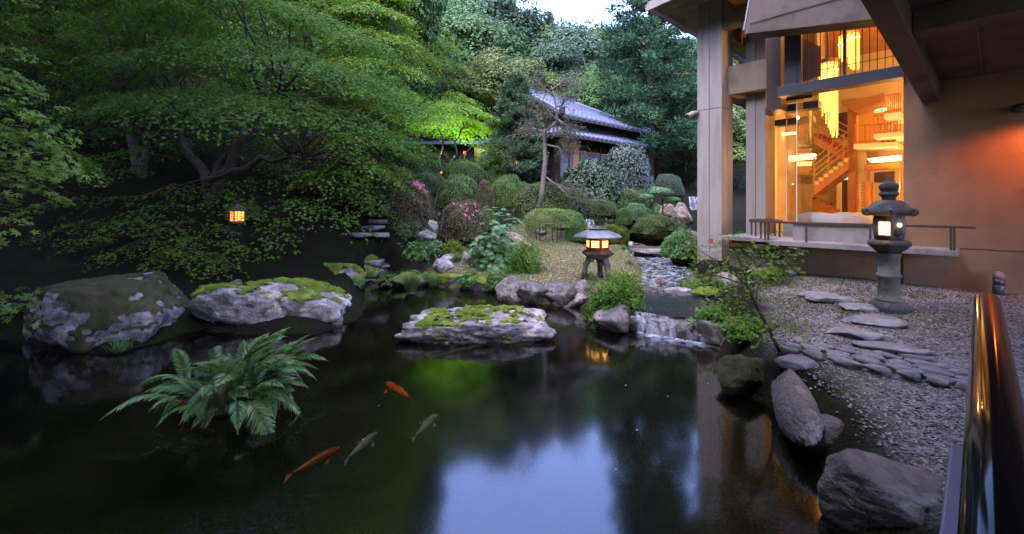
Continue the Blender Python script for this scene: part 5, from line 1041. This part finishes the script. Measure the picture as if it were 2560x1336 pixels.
for row, (d, step, hgt) in enumerate(((27, 3.6, 5.0), (33, 4.2, 6.5), (41, 4.8, 7.5), (50, 5.6, 8.0), (60, 6.5, 8.5))):
    x = -d * 1.25
    while x < d * 1.1:
        xx, yy = x + rt.uniform(-1, 1), d + rt.uniform(-2, 2); u = CU + F * xx / yy; x += step
        if row == 0 and 1150 < u < 1720: continue
        top = tz(xx, yy) + hgt * rt.uniform(.85, 1.15); v = HZ - (top - HC) / yy * F
        if 1310 < u < 1800 and v < 85: top = HC + (HZ - rt.uniform(85, 120)) / F * yy
        if u > 1900: continue
        k += 1; ci = rt.randrange(4) if u > 1000 else 0
        where = "above the dark left bank" if u < 450 else "above the great maple" if u < 820 else "above the stone steps" if u < 1080 else "above the floodlit maple" if u < 1250 else "above the tiled house" if u < 1560 else "behind the big cedar"
        forest_tree(BU[k % 3], (lf_far, lf_far2, lf_far3, lf_far)[ci], xx, yy, top, rt.uniform(.42, .55) * hgt, hgt * .5, ("green", "bluish green", "olive", "green")[ci] + " tree in the " + ("lowest", "second", "third", "fourth", "topmost")[row] + " hillside row " + where, "crowded hillside trees", rt.random() * 6)
# ------------------------------------------------------------------ tiled house on the terrace
tile_m = mat("blue_grey_tile", (.12, .125, .16), (.085, .09, .12), 6, .35, .5); orange_pl = mat("orange_plaster", (.62, .28, .10), (.52, .23, .08), 3, .85, .1); shutter = mat("purple_grey_shutter", (.20, .155, .165), (.15, .12, .125), 20, .8, .2, stretch=(6, 6, .5)); timber = mat("old_timber", (.05, .035, .028), (.03, .022, .018), 8, .8, .2)
W0 = Px(1398, 444, 21.4); hs = thing("tiled_house", "old wooden house with blue grey tiled double roof on the terrace", "house", W0, math.atan2(.6697, .7426))
BX(.02, 6.0, .02, 5, -.3, 2.9).build("wall", timber, hs)
for x0, x1, z0, z1, m, nm in ((.08, .66, 1.55, 2.02, orange_pl, "plaster_panel"), (.72, 1.48, 1.55, 2.02, orange_pl, "plaster_panel"), (1.02, 1.48, .3, 1.52, orange_pl, "plaster_panel"), (.08, .98, .0, 1.5, shutter, "shutter"), (1.56, 3.2, .0, 1.32, shutter, "shutter"), (3.26, 4.9, .0, 1.32, shutter, "shutter")):
    BX(x0, x1, -.03, .0199, z0, z1).build(nm, m, hs)
for x in (.04, .69, 1.52, 3.23, 4.95): BX(x - .035, x + .035, -.06, .0198, -.2, 2.05).build("post", timber, hs)
BX(0, 5, -.055, .0197, 1.34, 1.40).build("lintel", orange_pl, hs); BX(0, 5, -.054, .0197, 2.03, 2.12).build("lintel", timber, hs)
lt = MB()
for i in range(34): x = 1.6 + i * .1; lt.box(x, x + .02, -.045, .018, 1.41, 2.02)
lt.build("lattice", timber, hs)
MB().tube([(.02, -.1, 2.7), (.02, -.1, 0)], .03, 8).build("downpipe", tile_m, hs)
def roof_face(nm, e0, e1, r0, r1, n):
    """sloping face from eave e0-e1 up to r0-r1, with round tile rows"""
    e0, e1, r0, r1 = map(Vector, (e0, e1, r0, r1)); nv = (e1 - e0).cross(r0 - e0).normalized()
    if nv.z < 0: nv = -nv
    f_ = MB().prism([e0, e1, r1, r0], nv * -.08).build(nm, tile_m, hs)
    for i in range(n + 1):
        t_ = i / n; a, b = e0.lerp(e1, t_), r0.lerp(r1, t_)
        if (b - a).length < .15: continue
        k = max(2, int((b - a).length / .3)); pts_, rad = [], []
        for j in range(k): pts_ += [a.lerp(b, j / k) + nv * .045, a.lerp(b, (j + .96) / k) + nv * .02]; rad += [.12, .095]
        MB().tube(pts_, rad, 6).build("tile_row", tile_m, f_, True)
    MB().bar(e0 + nv * -.06, e1 + nv * -.06, .06, .1).build("eave_board", timber, f_)
roof_face("lower_roof", (-.9, -.95, 1.92), (6.6, -.95, 1.92), (-.05, -.05, 2.38), (6.1, -.05, 2.38), 20)
roof_face("lower_roof", (-.9, 5.9, 1.92), (-.9, -.95, 1.92), (-.05, 5, 2.38), (-.05, -.05, 2.38), 22)
roof_face("upper_roof", (-.75, -.85, 2.80), (7.0, -.85, 2.80), (.1, 2.6, 4.62), (4.1, 2.6, 4.62), 19)
roof_face("upper_roof", (7.0, -.85, 2.80), (7.0, 5.9, 2.80), (4.1, 2.6, 4.62), (4.15, 2.6, 4.62), 20)
MB().prism([(.35, 5.2, 2.78), (.35, -.2, 2.78), (.35, 2.6, 4.5)], (.08, 0, 0)).build("gable_wall", timber, hs)
MB().bar((-.05, 2.5, 4.6), (-.72, -.8, 2.84), .1, .16).build("verge_board", timber, hs)
roof_face("upper_roof", (7.0, 5.9, 2.80), (-.75, 5.9, 2.80), (4.1, 2.6, 4.62), (.1, 2.6, 4.62), 12)
MB().bar((-.05, 2.6, 4.72), (4.25, 2.6, 4.72), .28, .3).build("ridge", tile_m, hs, bevel=.03); MB().bar((4.15, 2.6, 4.70), (7.0, -.85, 2.92), .2, .2).build("ridge", tile_m, hs, bevel=.03); MB().bar((.05, 2.6, 4.70), (-.75, -.85, 2.92), .2, .2).build("ridge", tile_m, hs, bevel=.03)
for p_ in ((-.1, 2.6, 4.8), (4.3, 2.6, 4.8), (-.77, -.88, 2.98), (7.02, -.88, 2.98)): BX(p_[0] - .12, p_[0] + .12, p_[1] - .1, p_[1] + .1, p_[2] - .15, p_[2] + .2).build("ridge_ornament", timber, hs, bevel=.03)
# shed roof glimpsed behind the floodlit maple, its red lamp, bamboo fence
sq_ = Px(1075, 430, 25); sh = thing("garden_shed", "dark low shed with a pale blue roof behind the floodlit maple", "shed", (sq_.x, sq_.y, tz(sq_.x, sq_.y)))
BX(-1.6, 2.6, 0, 2.5, -.3, 1.5).build("wall", timber, sh); MB().prism([(-1.9, -.5, 1.45), (2.9, -.5, 1.45), (2.9, 2.8, 2.1), (-1.9, 2.8, 2.1)], (0, 0, .1)).build("roof", mat("pale_blue_sheet", (.13, .15, .18), (.09, .11, .13), 3, .6, .3), sh)
def small_lamp(lab, u, v, d, r, c, s):
    q = Px(u, v, d); g = tz(q.x, q.y); t = thing("garden_lamp", lab, "lamp", (q.x, q.y, g)); h_ = max(q.z - g, .12); MB().tube([(0, 0, -.1), (0, 0, h_ - r)], [.03, .025], 8).build("post", dark_steel, t); MB().lathe([(r * .5, h_ - r), (r, h_ - r * .3), (r, h_ + r * .4), (r * .6, h_ + r)], 14).build("shade", emit("lamp_glow_%d" % u, c, s), t, True); MB().lathe([(r * 1.2, h_ + r), (r * .3, h_ + r * 1.4)], 14).build("cap", dark_steel, t)
small_lamp("red orange paper lamp glowing by the dark shed", 1162, 383, 22.5, .08, (1, .12, .03), .14); small_lamp("little orange garden light between the upper clipped domes", 1103, 432, 19.8, .05, (1, .22, .03), .12); small_lamp("tiny orange light beneath the pointed cedar", 1291, 407, 20.2, .045, (1, .2, .03), .14); small_lamp("second tiny orange light left under the pointed cedar", 1281, 406, 20.4, .04, (1, .15, .03), .14)
bam = mat("bamboo", (.34, .33, .12), (.26, .26, .10), 5, .5, .3, stretch=(1, 1, .2)); fa, fb = Px(1188, 436, 23.2), Px(1345, 448, 22.6); fz = min(tz(fa.x, fa.y), tz(fb.x, fb.y)); bf = thing("bamboo_fence", "pale bamboo fence lit green beside the pointed cedar", "fence", (fa.x, fa.y, tz(fa.x, fa.y)))
dv_ = Vector((fb.x - fa.x, fb.y - fa.y, tz(fb.x, fb.y) - tz(fa.x, fa.y)))
sl_me = MB().lathe([(.042, -.1), (.045, .45), (.041, .46), (.045, .47), (.043, .95), (.04, .96), (.043, .97), (.04, 1.45)], 8).mesh("slat", True)
for i in range(38): q = dv_ * (i / 37); ob("slat", sl_me, bam, bf, q)
for z in (.35, 1.0): MB().tube([Vector((0, -.06, z)), dv_ + Vector((0, -.06, z))], .03, 8).build("rail", bam, bf, True)

# ------------------------------------------------------------------ ferns, grasses, bushes, sapling
def frond_mesh(seed, n=34):
    rng = np.random.default_rng(seed); C_, D_, N_, L_ = [], [], [], []; mb = MB(); pts_ = []
    for i in range(n + 1): f_ = i / n; pts_.append((f_ * (1 - .15 * f_), .02 * math.sin(f_ * 3 + seed), .55 * f_ - .78 * f_ ** 2.1))
    for i in range(2, n + 1):
        f_ = i / n; p_ = np.array(pts_[i]); t_ = nrm(np.array(pts_[i]) - np.array(pts_[i - 1])); ln = .30 * math.sin(math.pi * min(1, (f_ * .92 + .12))) ** .8 + .02
        for s in (-1, 1):
            d = nrm(np.array([t_[0] * .45, s * 1.0, t_[2] * .45 - .18]) + rng.normal(size=3) * .05); C_.append(p_ + d * ln * .5); D_.append(d); N_.append(nrm(np.cross(d, t_) * s + [0, 0, .01])); L_.append(ln)
    N_ = np.array(N_); N_[N_[:, 2] < 0] *= -1; V, Fc = leaves(np.array(C_), N_, np.array(L_), .034, rng, np.array(D_), .05)
    mb.tube(pts_[::2], [.008 * (1 - .8 * k / len(pts_[::2])) + .001 for k in range(len(pts_[::2]))], 4); k0 = len(V); V = np.r_[V, np.array(mb.v)]; me = bpy.data.meshes.new("frond"); me.from_pydata([tuple(x) for x in V], [], [list(map(int, x)) for x in Fc] + [[j + k0 for j in q] for q in mb.f]); me.update(); return me
FR = [frond_mesh(800 + i) for i in range(4)]
def fern(lab, loc, n, ln, seed, tilt=(.1, .75), m=None, mound=None, group="ferns by the water", lean=None):
    r = random.Random(seed); t = thing("fern_plant", lab, "fern", loc, 0, group)
    if mound:
        V, Fc = rock_arrays(seed, mound, 4, 14); ob("root_mound", mesh_np("root_mound", V, Fc, True), moss_dark, t, (0, 0, mound[2] * .1))
    for i in range(n):
        a = r.random() * 6.283; s = ln * r.uniform(.45, 1.2); rx = mound[0] * .75 if mound else .04; z = mound[2] * .9 if mound else 0; ro = r.random() ** .5
        if lean and r.random() < .55: a = lean + r.gauss(0, .5)
        link_mesh(FR[r.randrange(4)], "frond", m or lf_fern, t, (rx * ro * math.cos(a + r.gauss(0, .6)), rx * ro * math.sin(a + r.gauss(0, .6)), z * r.uniform(.4, 1.15)), (s, s * r.uniform(.42, .62), s)).rotation_euler = (r.gauss(0, .25), -r.uniform(*tilt) * (1 if r.random() < .8 else -.3), a)
    if mound:      # a skirt of short dark fronds and a few withered ones around the root clump
        for i in range(46):
            a = r.random() * 6.283; s = ln * r.uniform(.3, .6); o = link_mesh(FR[r.randrange(4)], "frond", withered if i % 6 == 0 else lf_dome, t, (mound[0] * .85 * math.cos(a), mound[1] * .85 * math.sin(a), r.uniform(.02, .14)), (s, s * .6, s)); o.rotation_euler = (r.gauss(0, .4), r.uniform(-.4, .5), a + r.gauss(0, .5))
    return t
withered = leafmat("withered_frond", (.16, .11, .04), (.10, .07, .03), .2)
q = Gd(560, 1015, 0); fern("large arching fern clump growing out of the dark water", (q.x, q.y + .12, .04), 165, .60, 21, (.1, 1.25), mound=(.6, .48, .2), lean=.15)
for i, (u, v, d, n, ln, lab) in enumerate(((900, 722, 10.8, 14, .42, "small fern on the moss topped square boulder"), (30, 790, 7.4, 12, .5, "dark fern at the left edge by the huge boulder"), (1115, 590, 13.6, 12, .5, "fern below the pointed white rock"), (1590, 700, 9.2, 10, .3, "small fern on the left stream bank"), (1300, 530, 16, 12, .5, "light green fern above the split boulder"), (1060, 670, 11.9, 14, .5, "fern among the far shore plants"), (1690, 545, 17, 10, .5, "fern near the red brown boulder"))):
    q = Px(u, v, d); fern(lab, (q.x, q.y, max(tz(q.x, q.y), .15) + .05), n, ln, 30 + i)
def grass(lab, loc, n, ln, seed, spread=.1, m=None, name="grass_tuft"):
    rng = np.random.default_rng(seed); V, Q = [], []
    for i in range(n):
        a = rng.random() * 6.283; d = np.array([math.cos(a), math.sin(a), 0]); s = np.array([-d[1], d[0], 0]); L_ = ln * rng.uniform(.6, 1.15); lean = rng.uniform(.25, .95); b0 = d * spread * rng.random() + rng.normal(size=3) * [.02, .02, 0]; k = len(V)
        for j in range(5): f_ = j / 4; p_ = b0 + d * lean * L_ * f_ ** 1.5 * .8 + np.array([0, 0, L_ * (f_ - lean * .62 * f_ ** 2.2)]); w_ = .006 * (1 - f_ * .85); V += [p_ - s * w_, p_ + s * w_]
        Q += [[k + 2 * j, k + 2 * j + 1, k + 2 * j + 3, k + 2 * j + 2] for j in range(4)]
    t = thing(name, lab, "grass", loc); ob("blades", mesh_np("blades", np.array(V), np.array(Q)), m or lf_grass, t)["kind"] = "stuff"; return t
dry = leafmat("dry_blade", (.20, .15, .07), (.15, .12, .05), .2)
for i, (u, v, z, n, ln, lab, m) in enumerate(((1028, 708, .24, 620, .6, "big drooping grass tuft on the far shore", None), (1205, 672, .3, 160, .4, "grass tuft left of the broad leaf bush", None), (1140, 668, .35, 200, .42, "bright grass clump behind the mossy ledge", None), (950, 660, .45, 160, .4, "grass beside the shore path stones", None), (1650, 705, .35, 120, .34, "dry straw coloured grass tuft by the stream", dry), (1632, 690, .35, 90, .3, "smaller dry grass tuft by the stream", dry), (1600, 655, .5, 90, .3, "dull grass tuft on the stream edge", None), (985, 610, .7, 120, .4, "grass blades under the pink azalea", None), (300, 870, .1, 60, .25, "sparse grass in a crack of the huge boulder", None), (1590, 725, .35, 80, .25, "dry grass tuft at the lawn edge above the cascade", dry), (1575, 668, .45, 90, .25, "short grass tuft on the lawn side of the stream", None), (1560, 640, .55, 80, .25, "grass tuft at the lawn end of the slab bridge", None), (1270, 715, .35, 70, .2, "dry grass at the left end of the lawn rocks", dry), (1085, 690, .3, 220, .4, "dense green grass right of the big tuft", None))):
    q = Gd(u, v, z); grass(lab, (q.x, q.y, max(tz(q.x, q.y), .06)), n, ln, 900 + i, .14, m)
def bush(lab, loc, rx, ry, h_, n, leaf, m, seed, wl=.36, whorl=False, cat="bush"):
    rng = np.random.default_rng(seed); t = thing("leafy_bush", lab, cat, loc); mb = MB(); d = sphere_dirs(n, rng); d[:, 2] = np.abs(d[:, 2]) * 1.1 - .15; d = nrm(d); P_ = d * (1 - .55 * rng.random(n) ** 1.7)[:, None] * (1 + .42 * fbm(d * 3.1 + seed, 4, seed) * 2)[:, None] * [rx, ry, h_]
    for i in range(16): e = P_[rng.integers(n)]; mb.tube([(rng.normal() * .06, rng.normal() * .06, -.12), tuple(e * .5 + rng.normal(size=3) * .05), tuple(e * .95)], [.02, .013, .005], 5)
    mb.build("stems", bark_m, t, True)
    if whorl:
        k = 8; th = np.tile(np.arange(k) * 6.283 / k, n); c = np.repeat(P_, k, 0); ax = np.repeat(nrm(d + [0, 0, .8] + rng.normal(size=(n, 3)) * .3), k, 0); a = nrm(np.cross(ax, [.31, .52, .1])); b = np.cross(ax, a); dr = a * np.cos(th)[:, None] + b * np.sin(th)[:, None] + ax * .35; dr = nrm(dr); V, Fc = leaves(c + dr * leaf * .5, nrm(ax - dr * .3), leaf * rng.uniform(.8, 1.15, n * k), leaf * wl, rng, dr)
    else: V, Fc = leaves(P_, nrm(d + [0, 0, .7] + rng.normal(size=(n, 3)) * .6), leaf * rng.uniform(.6, 1.3, n), leaf * wl, rng)
    ob("foliage", mesh_np("foliage", V, Fc), m, t); return t
q = Gd(1238, 680, .34); bush("broad leaf bush with whorled pale green leaves on the far shore", (q.x, q.y + .3, tz(q.x, q.y + .3)), .78, .7, 1.35, 900, .10, lf_rhodo, 41, .3, True)
q = Gd(1310, 690, .36); bush("fine leafed green bush beside the broad leaf bush", (q.x, q.y + .25, tz(q.x, q.y + .25)), .55, .5, .95, 4200, .07, lf_maple, 42)
q = Gd(1545, 800, .1); bush("feathery green bush hanging over the pond beside the cascade", (q.x, q.y + .2, .12), .56, .5, .78, 4600, .075, lf_maple, 43, .36)
q = Gd(1560, 730, .4); bush("low feathery bush above the cascade bush", (q.x, q.y + .1, tz(q.x, q.y + .1)), .4, .35, .42, 2200, .055, lf_maple2, 44)
for i, (u, v, z, r, h_, lab, m) in enumerate(((1015, 640, .55, .5, .55, "dark rounded bush below the pink azalea", lf_dome), (1080, 650, .5, .35, .4, "light green leafy plant among the shore stones", lf_rhodo), (1040, 665, .4, .3, .35, "big leafed plant behind the grass tuft", lf_bright), (1760, 640, .5, .5, .35, "ground shrub left of the column foot", lf_bright), (1640, 600, .6, .4, .3, "green shrub below the tiny stone lantern", lf_bright), (1690, 610, .6, .5, .4, "shrub at the end of the slab bridge", lf_bright), (1735, 700, .5, .35, .3, "low shrub on the right stream bank", lf_maple), (1800, 790, .4, .4, .3, "leafy plant over the right end of the cascade", lf_maple), (1880, 850, .35, .35, .28, "small plant at the foot of the sapling", lf_maple), (1750, 560, 1.0, .5, .5, "dark shrub just left of the column", lf_dome), (1860, 560, 1.0, .9, 1.6, "yellowish lit shrub between the two columns", lf_far3), (1850, 650, .66, .5, .25, "low ground shrub right of the column foot", lf_maple), (1930, 690, .66, .4, .16, "flat ground cover before the deck", lf_maple), (985, 625, .62, .42, .4, "leafy plant at the bottom of the stone steps", lf_maple), (1130, 650, .5, .35, .35, "fresh green plant left of the broad leaf bush", lf_maple2), (1175, 690, .35, .3, .28, "small leafy plant on the mossy shore ledge", lf_bright), (960, 690, .3, .35, .3, "dark plant at the mouth of the shore path", lf_dome), (1110, 575, 1.0, .4, .4, "green plant between the pink azaleas", lf_dome), (1340, 600, .8, .35, .25, "low plant left of the stemmed hedge", lf_bright), (1870, 615, .8, .5, .35, "ground shrub in front of the deck corner", lf_bright), (1800, 620, .7, .4, .25, "low shrub at the right side of the column foot", lf_maple), (593, 600, 1.2, .5, .5, "dark leafy bush in front of the glowing box lantern", lf_dome), (1240, 540, 1.9, .3, .35, "leafy plant above the small upright pale rock", lf_bright))):
    q = Gd(u, v, z); bush(lab, (q.x, q.y + .1, max(tz(q.x, q.y + .1), .1)), r, r * .85, h_, 1500, .075 if i != 2 else .16, m, 60 + i, .42)
# thin sapling on the right bank
sb = Gd(1955, 880, .42); sp_ = thing("maple_sapling", "thin leaning maple sapling with sparse leaves on the right bank", "sapling", sb); mb = MB(); rng = np.random.default_rng(77); R_ = lambda u, v, d=5.0: Px(u, v, d) - sb
tr_ = [R_(1955, 890, sb.y), R_(1925, 830, 5.05), R_(1890, 760), R_(1868, 715), R_(1862, 690)]; mb.tube(tr_, [.022, .02, .016, .013, .011], 8); Vs, Fs, nV = [], [], 0
for st, en in (((1868, 715), (1740, 620)), ((1862, 690), (1830, 590)), ((1862, 690), (1905, 610)), ((1890, 760), (1960, 690)), ((1868, 715), (1780, 700)), ((1925, 830), (1840, 790)), ((1890, 760), (1800, 745)), ((1862, 690), (1950, 625)), ((1925, 830), (1985, 790)), ((1868, 715), (1720, 680))):
    a, b = R_(*st), R_(*en) + Vector((0, rng.normal() * .2, 0)); m_ = a.lerp(b, .5) + Vector((0, 0, .04)); mb.tube([a, m_, b], [.009, .006, .003], 5)
    for f_ in (.45, .75, 1.0):
        c = a.lerp(b, f_); n = 34; P_, Nn = pad_leaves(tuple(c), .26, .18, (rng.normal() * .15, -.2, 1), n, rng, .05, .05, .3); V, Fc = stars(P_, Nn, .042 * rng.uniform(.7, 1.2, n), rng); Vs.append(V); Fs.append(Fc + nV); nV += len(V)
mb.build("stem", bark_m, sp_, True); ob("leaves", mesh_np("leaves", np.concatenate(Vs), np.concatenate(Fs)), lf_maple, sp_)
# cloud pruned little tree by the stream
nk = SPOT["niwaki"]; nt = thing("cloud_pruned_tree", "small cloud pruned tree with pale green pads on thin stems", "tree", nk); rng = np.random.default_rng(81); Vs, Fs, nV = [], [], 0; mb = MB()
for u, v, r in ((1650, 480, .5), (1622, 492, .34), (1678, 500, .34), (1640, 474, .3)):
    c = Px(u, v, 17.0) - nk; n = 700; d = sphere_dirs(n, rng); d[:, 2] = np.abs(d[:, 2]) - .2; V, Fc = leaves(np.array(c) + d * [r, r, r * .42], nrm(d + [0, 0, .8] + rng.normal(size=(n, 3)) * .4), .09, .05, rng); Vs.append(V); Fs.append(Fc + nV); nV += len(V); x0 = .1 * (1 if u > 1640 else -2.2); mb.tube([(x0, 0, -.1), (x0 * 1.2, .02, c.z * .5), tuple(c)], [.035, .03, .015], 6)
mb.build("trunk", bark_pale, nt, True); ob("crown", mesh_np("crown", np.concatenate(Vs), np.concatenate(Fs)), lf_rhodo, nt)

# ------------------------------------------------------------------ gravel, leaf litter, ground cover
rng = np.random.default_rng(90)
def scatter(n, x0, x1, y0, y1, poly, power=1.0, pad=.0):
    y = y0 + (y1 - y0) * rng.random(n) ** power; x = x0 + (x1 - x0) * rng.random(n); p = np.c_[x, y]; k = (poly_sd(p, poly) + .9 * fbm(np.c_[p * .9, np.zeros(n)], 4, 3) < pad) & (poly_sd(p, POND) > .26 + .3 * rng.random(n)); p = p[k]; u = CU + F * p[:, 0] / np.maximum(p[:, 1], .3); p = p[(u < 2750) & (u > -100)]; return np.c_[p, terrain_z(p)]
G_ = scatter(46000, 2.2, 9.5, 2.0, 9.0, GRAVEL, 1.25); n = len(G_); octv = np.array([(1, 0, 0), (-.9, .1, .1), (.1, 1, 0), (0, -1, .1), (0, 0, 1), (.1, 0, -1)], float); octf = np.array([(0, 2, 4), (2, 1, 4), (1, 3, 4), (3, 0, 4), (2, 0, 5), (1, 2, 5), (3, 1, 5), (0, 3, 5)]); th = rng.random(n) * 6.283; s = rng.uniform(.011, .027, n)
X = octv[None] * np.stack([s, s * rng.uniform(.5, .9, n), s * rng.uniform(.25, .55, n)], 1)[:, None]; tl_ = rng.normal(size=n) * .4; X[..., 2] += X[..., 0] * tl_[:, None]; Xr = np.stack([X[..., 0] * np.cos(th)[:, None] - X[..., 1] * np.sin(th)[:, None], X[..., 0] * np.sin(th)[:, None] + X[..., 1] * np.cos(th)[:, None], X[..., 2]], -1) + G_[:, None] + [0, 0, .004]
gv = ob("gravel", mesh_np("gravel", Xr.reshape(-1, 3), (octf[None] + np.arange(n)[:, None, None] * 6).reshape(-1, 3)), mat("gravel_chip", (.155, .140, .128), (.115, .103, .094), 3, .8, .25, island=.7)); tag(gv, "loose grey gravel chips", None, None, "stuff")
Lp = scatter(26000, -2.5, 4.6, 9.5, 17, LAWN, 1.0); n = len(Lp); V, Fc = leaves(Lp + [0, 0, .015], nrm(rng.normal(size=(n, 3)) * .35 + [0, 0, 1]), rng.uniform(.02, .06, n), .024, rng); tag(ob("leaf_litter", mesh_np("leaf_litter", V, Fc), leafmat("dry_leaf", (.26, .21, .13), (.34, .28, .21), .1)), "dry fallen leaves on the lawn", None, None, "stuff")
Gp = scatter(60000, 2.4, 7, 2.6, 12.5, GRAVEL, 1.0, .8); k = fbm(np.c_[Gp[:, :2] * 1.1, np.zeros(len(Gp))], 4, 8) > .26 - .5 * np.clip((Gp[:, 1] - 6) / 3, 0, 1); Gp = Gp[k]; Gp = Gp[Gp[:, 1] > 5.6][:6000]; n = len(Gp); V, Fc = leaves(Gp + [0, 0, .02], nrm(rng.normal(size=(n, 3)) * .6 + [0, 0, 1]), rng.uniform(.02, .05, n), .018, rng); tag(ob("ground_moss", mesh_np("ground_moss", V, Fc), leafmat("ground_moss_leaf", (.045, .062, .02), (.065, .06, .03), .1)), "tiny green ground cover between the gravel", None, None, "stuff")
n = 42000; p = np.c_[rng.uniform(-16, 9, n), 8 + 20 * rng.random(n) ** .8]; k = (poly_sd(p, POND) > .3) & (poly_sd(p, LAWN) > .1) & ((p[:, 1] > 15) | (p[:, 0] > -3.4)) & (poly_sd(p, GRAVEL) > .3) & (fbm(np.c_[p * .8, np.zeros(n)], 3, 21) > -.12) & ((p - np.array(B0)[:2]) @ np.array(BDIR)[:2] < 6); p = p[k]; n = len(p); c = np.c_[p, terrain_z(p) + rng.uniform(.02, .16, n)]; V, Fc = leaves(c, nrm(rng.normal(size=(n, 3)) * .7 + [0, 0, 1]), rng.uniform(.06, .15, n), rng.uniform(.03, .06, n), rng); tag(ob("undergrowth", mesh_np("undergrowth", V, Fc), lf_dome), "low leafy ground cover on the shaded slopes", None, None, "stuff")
# unseen trees added left and behind the viewer as sky blockers; last in view
for i, (x, y, top, r) in enumerate(((-9.5, 5.2, 16.5, 4.6), (-12, -2, 13, 4.5), (-9, -9, 13, 4.6), (-13.2, 10.5, 17.5, 4.8), (-15, 6, 15, 4.8), (-6.6, 22, 16.5, 3.0))):
    forest_tree(BU[i % 3], lf_far, x, y, top, r, 4.3, ["unseen tall tree added to shade the left end of the pond", "unseen tree added as a sky blocker beyond the left edge", "unseen tree added as a sky blocker behind the viewer", "unseen tall tree added to shade the bank beyond the huge boulder", "unseen tall tree added to shade the far left slope", "tall tree closing the sky above the yellow green maple"][i], "trees around the near pond", i)

Lg = scatter(42000, -2.5, 4.6, 9.5, 17, LAWN, 1.0); n = len(Lg); up_ = nrm(rng.normal(size=(n, 3)) * .45 + [0, 0, 1]); V, Fc = leaves(Lg + up_ * .02, nrm(np.cross(up_, rng.normal(size=(n, 3)))), rng.uniform(.03, .07, n), .008, rng, up_); tag(ob("grass", mesh_np("grass", V, Fc), leafmat("lawn_blade", (.12, .13, .045), (.17, .15, .075), .2)), "thin short grass over the lawn", None, None, "stuff")


fl_ = np.c_[rng.uniform(-3.5, 2.4, 9), rng.uniform(3.2, 9.5, 9), np.full(9, .005)]; fl_ = fl_[poly_sd(fl_[:, :2], POND) < -.1]; V, Fc = leaves(fl_, np.repeat([[0, 0, 1.]], len(fl_), 0), .03, .018, rng, None, .02); tag(ob("floating_leaf", mesh_np("floating_leaf", V, Fc), MATS["dry_leaf"]), "few small dry leaves floating on the pond", None, None, "stuff")
# things that look alike are told apart by their order from the left
_by = {}
for o in list(COL.objects):
    if o.parent is None and o.get("label") and o.get("category"): _by.setdefault(o["label"], []).append(o)
for lab, L_ in _by.items():
    if len(L_) > 1:
        L_.sort(key=lambda o: o.location.x / max(o.location.y, .5))
        for i, o in enumerate(L_): o["label"] = lab + ", " + ("first", "second", "third", "fourth", "fifth", "sixth", "seventh", "eighth")[min(i, 7)] + " from the left"
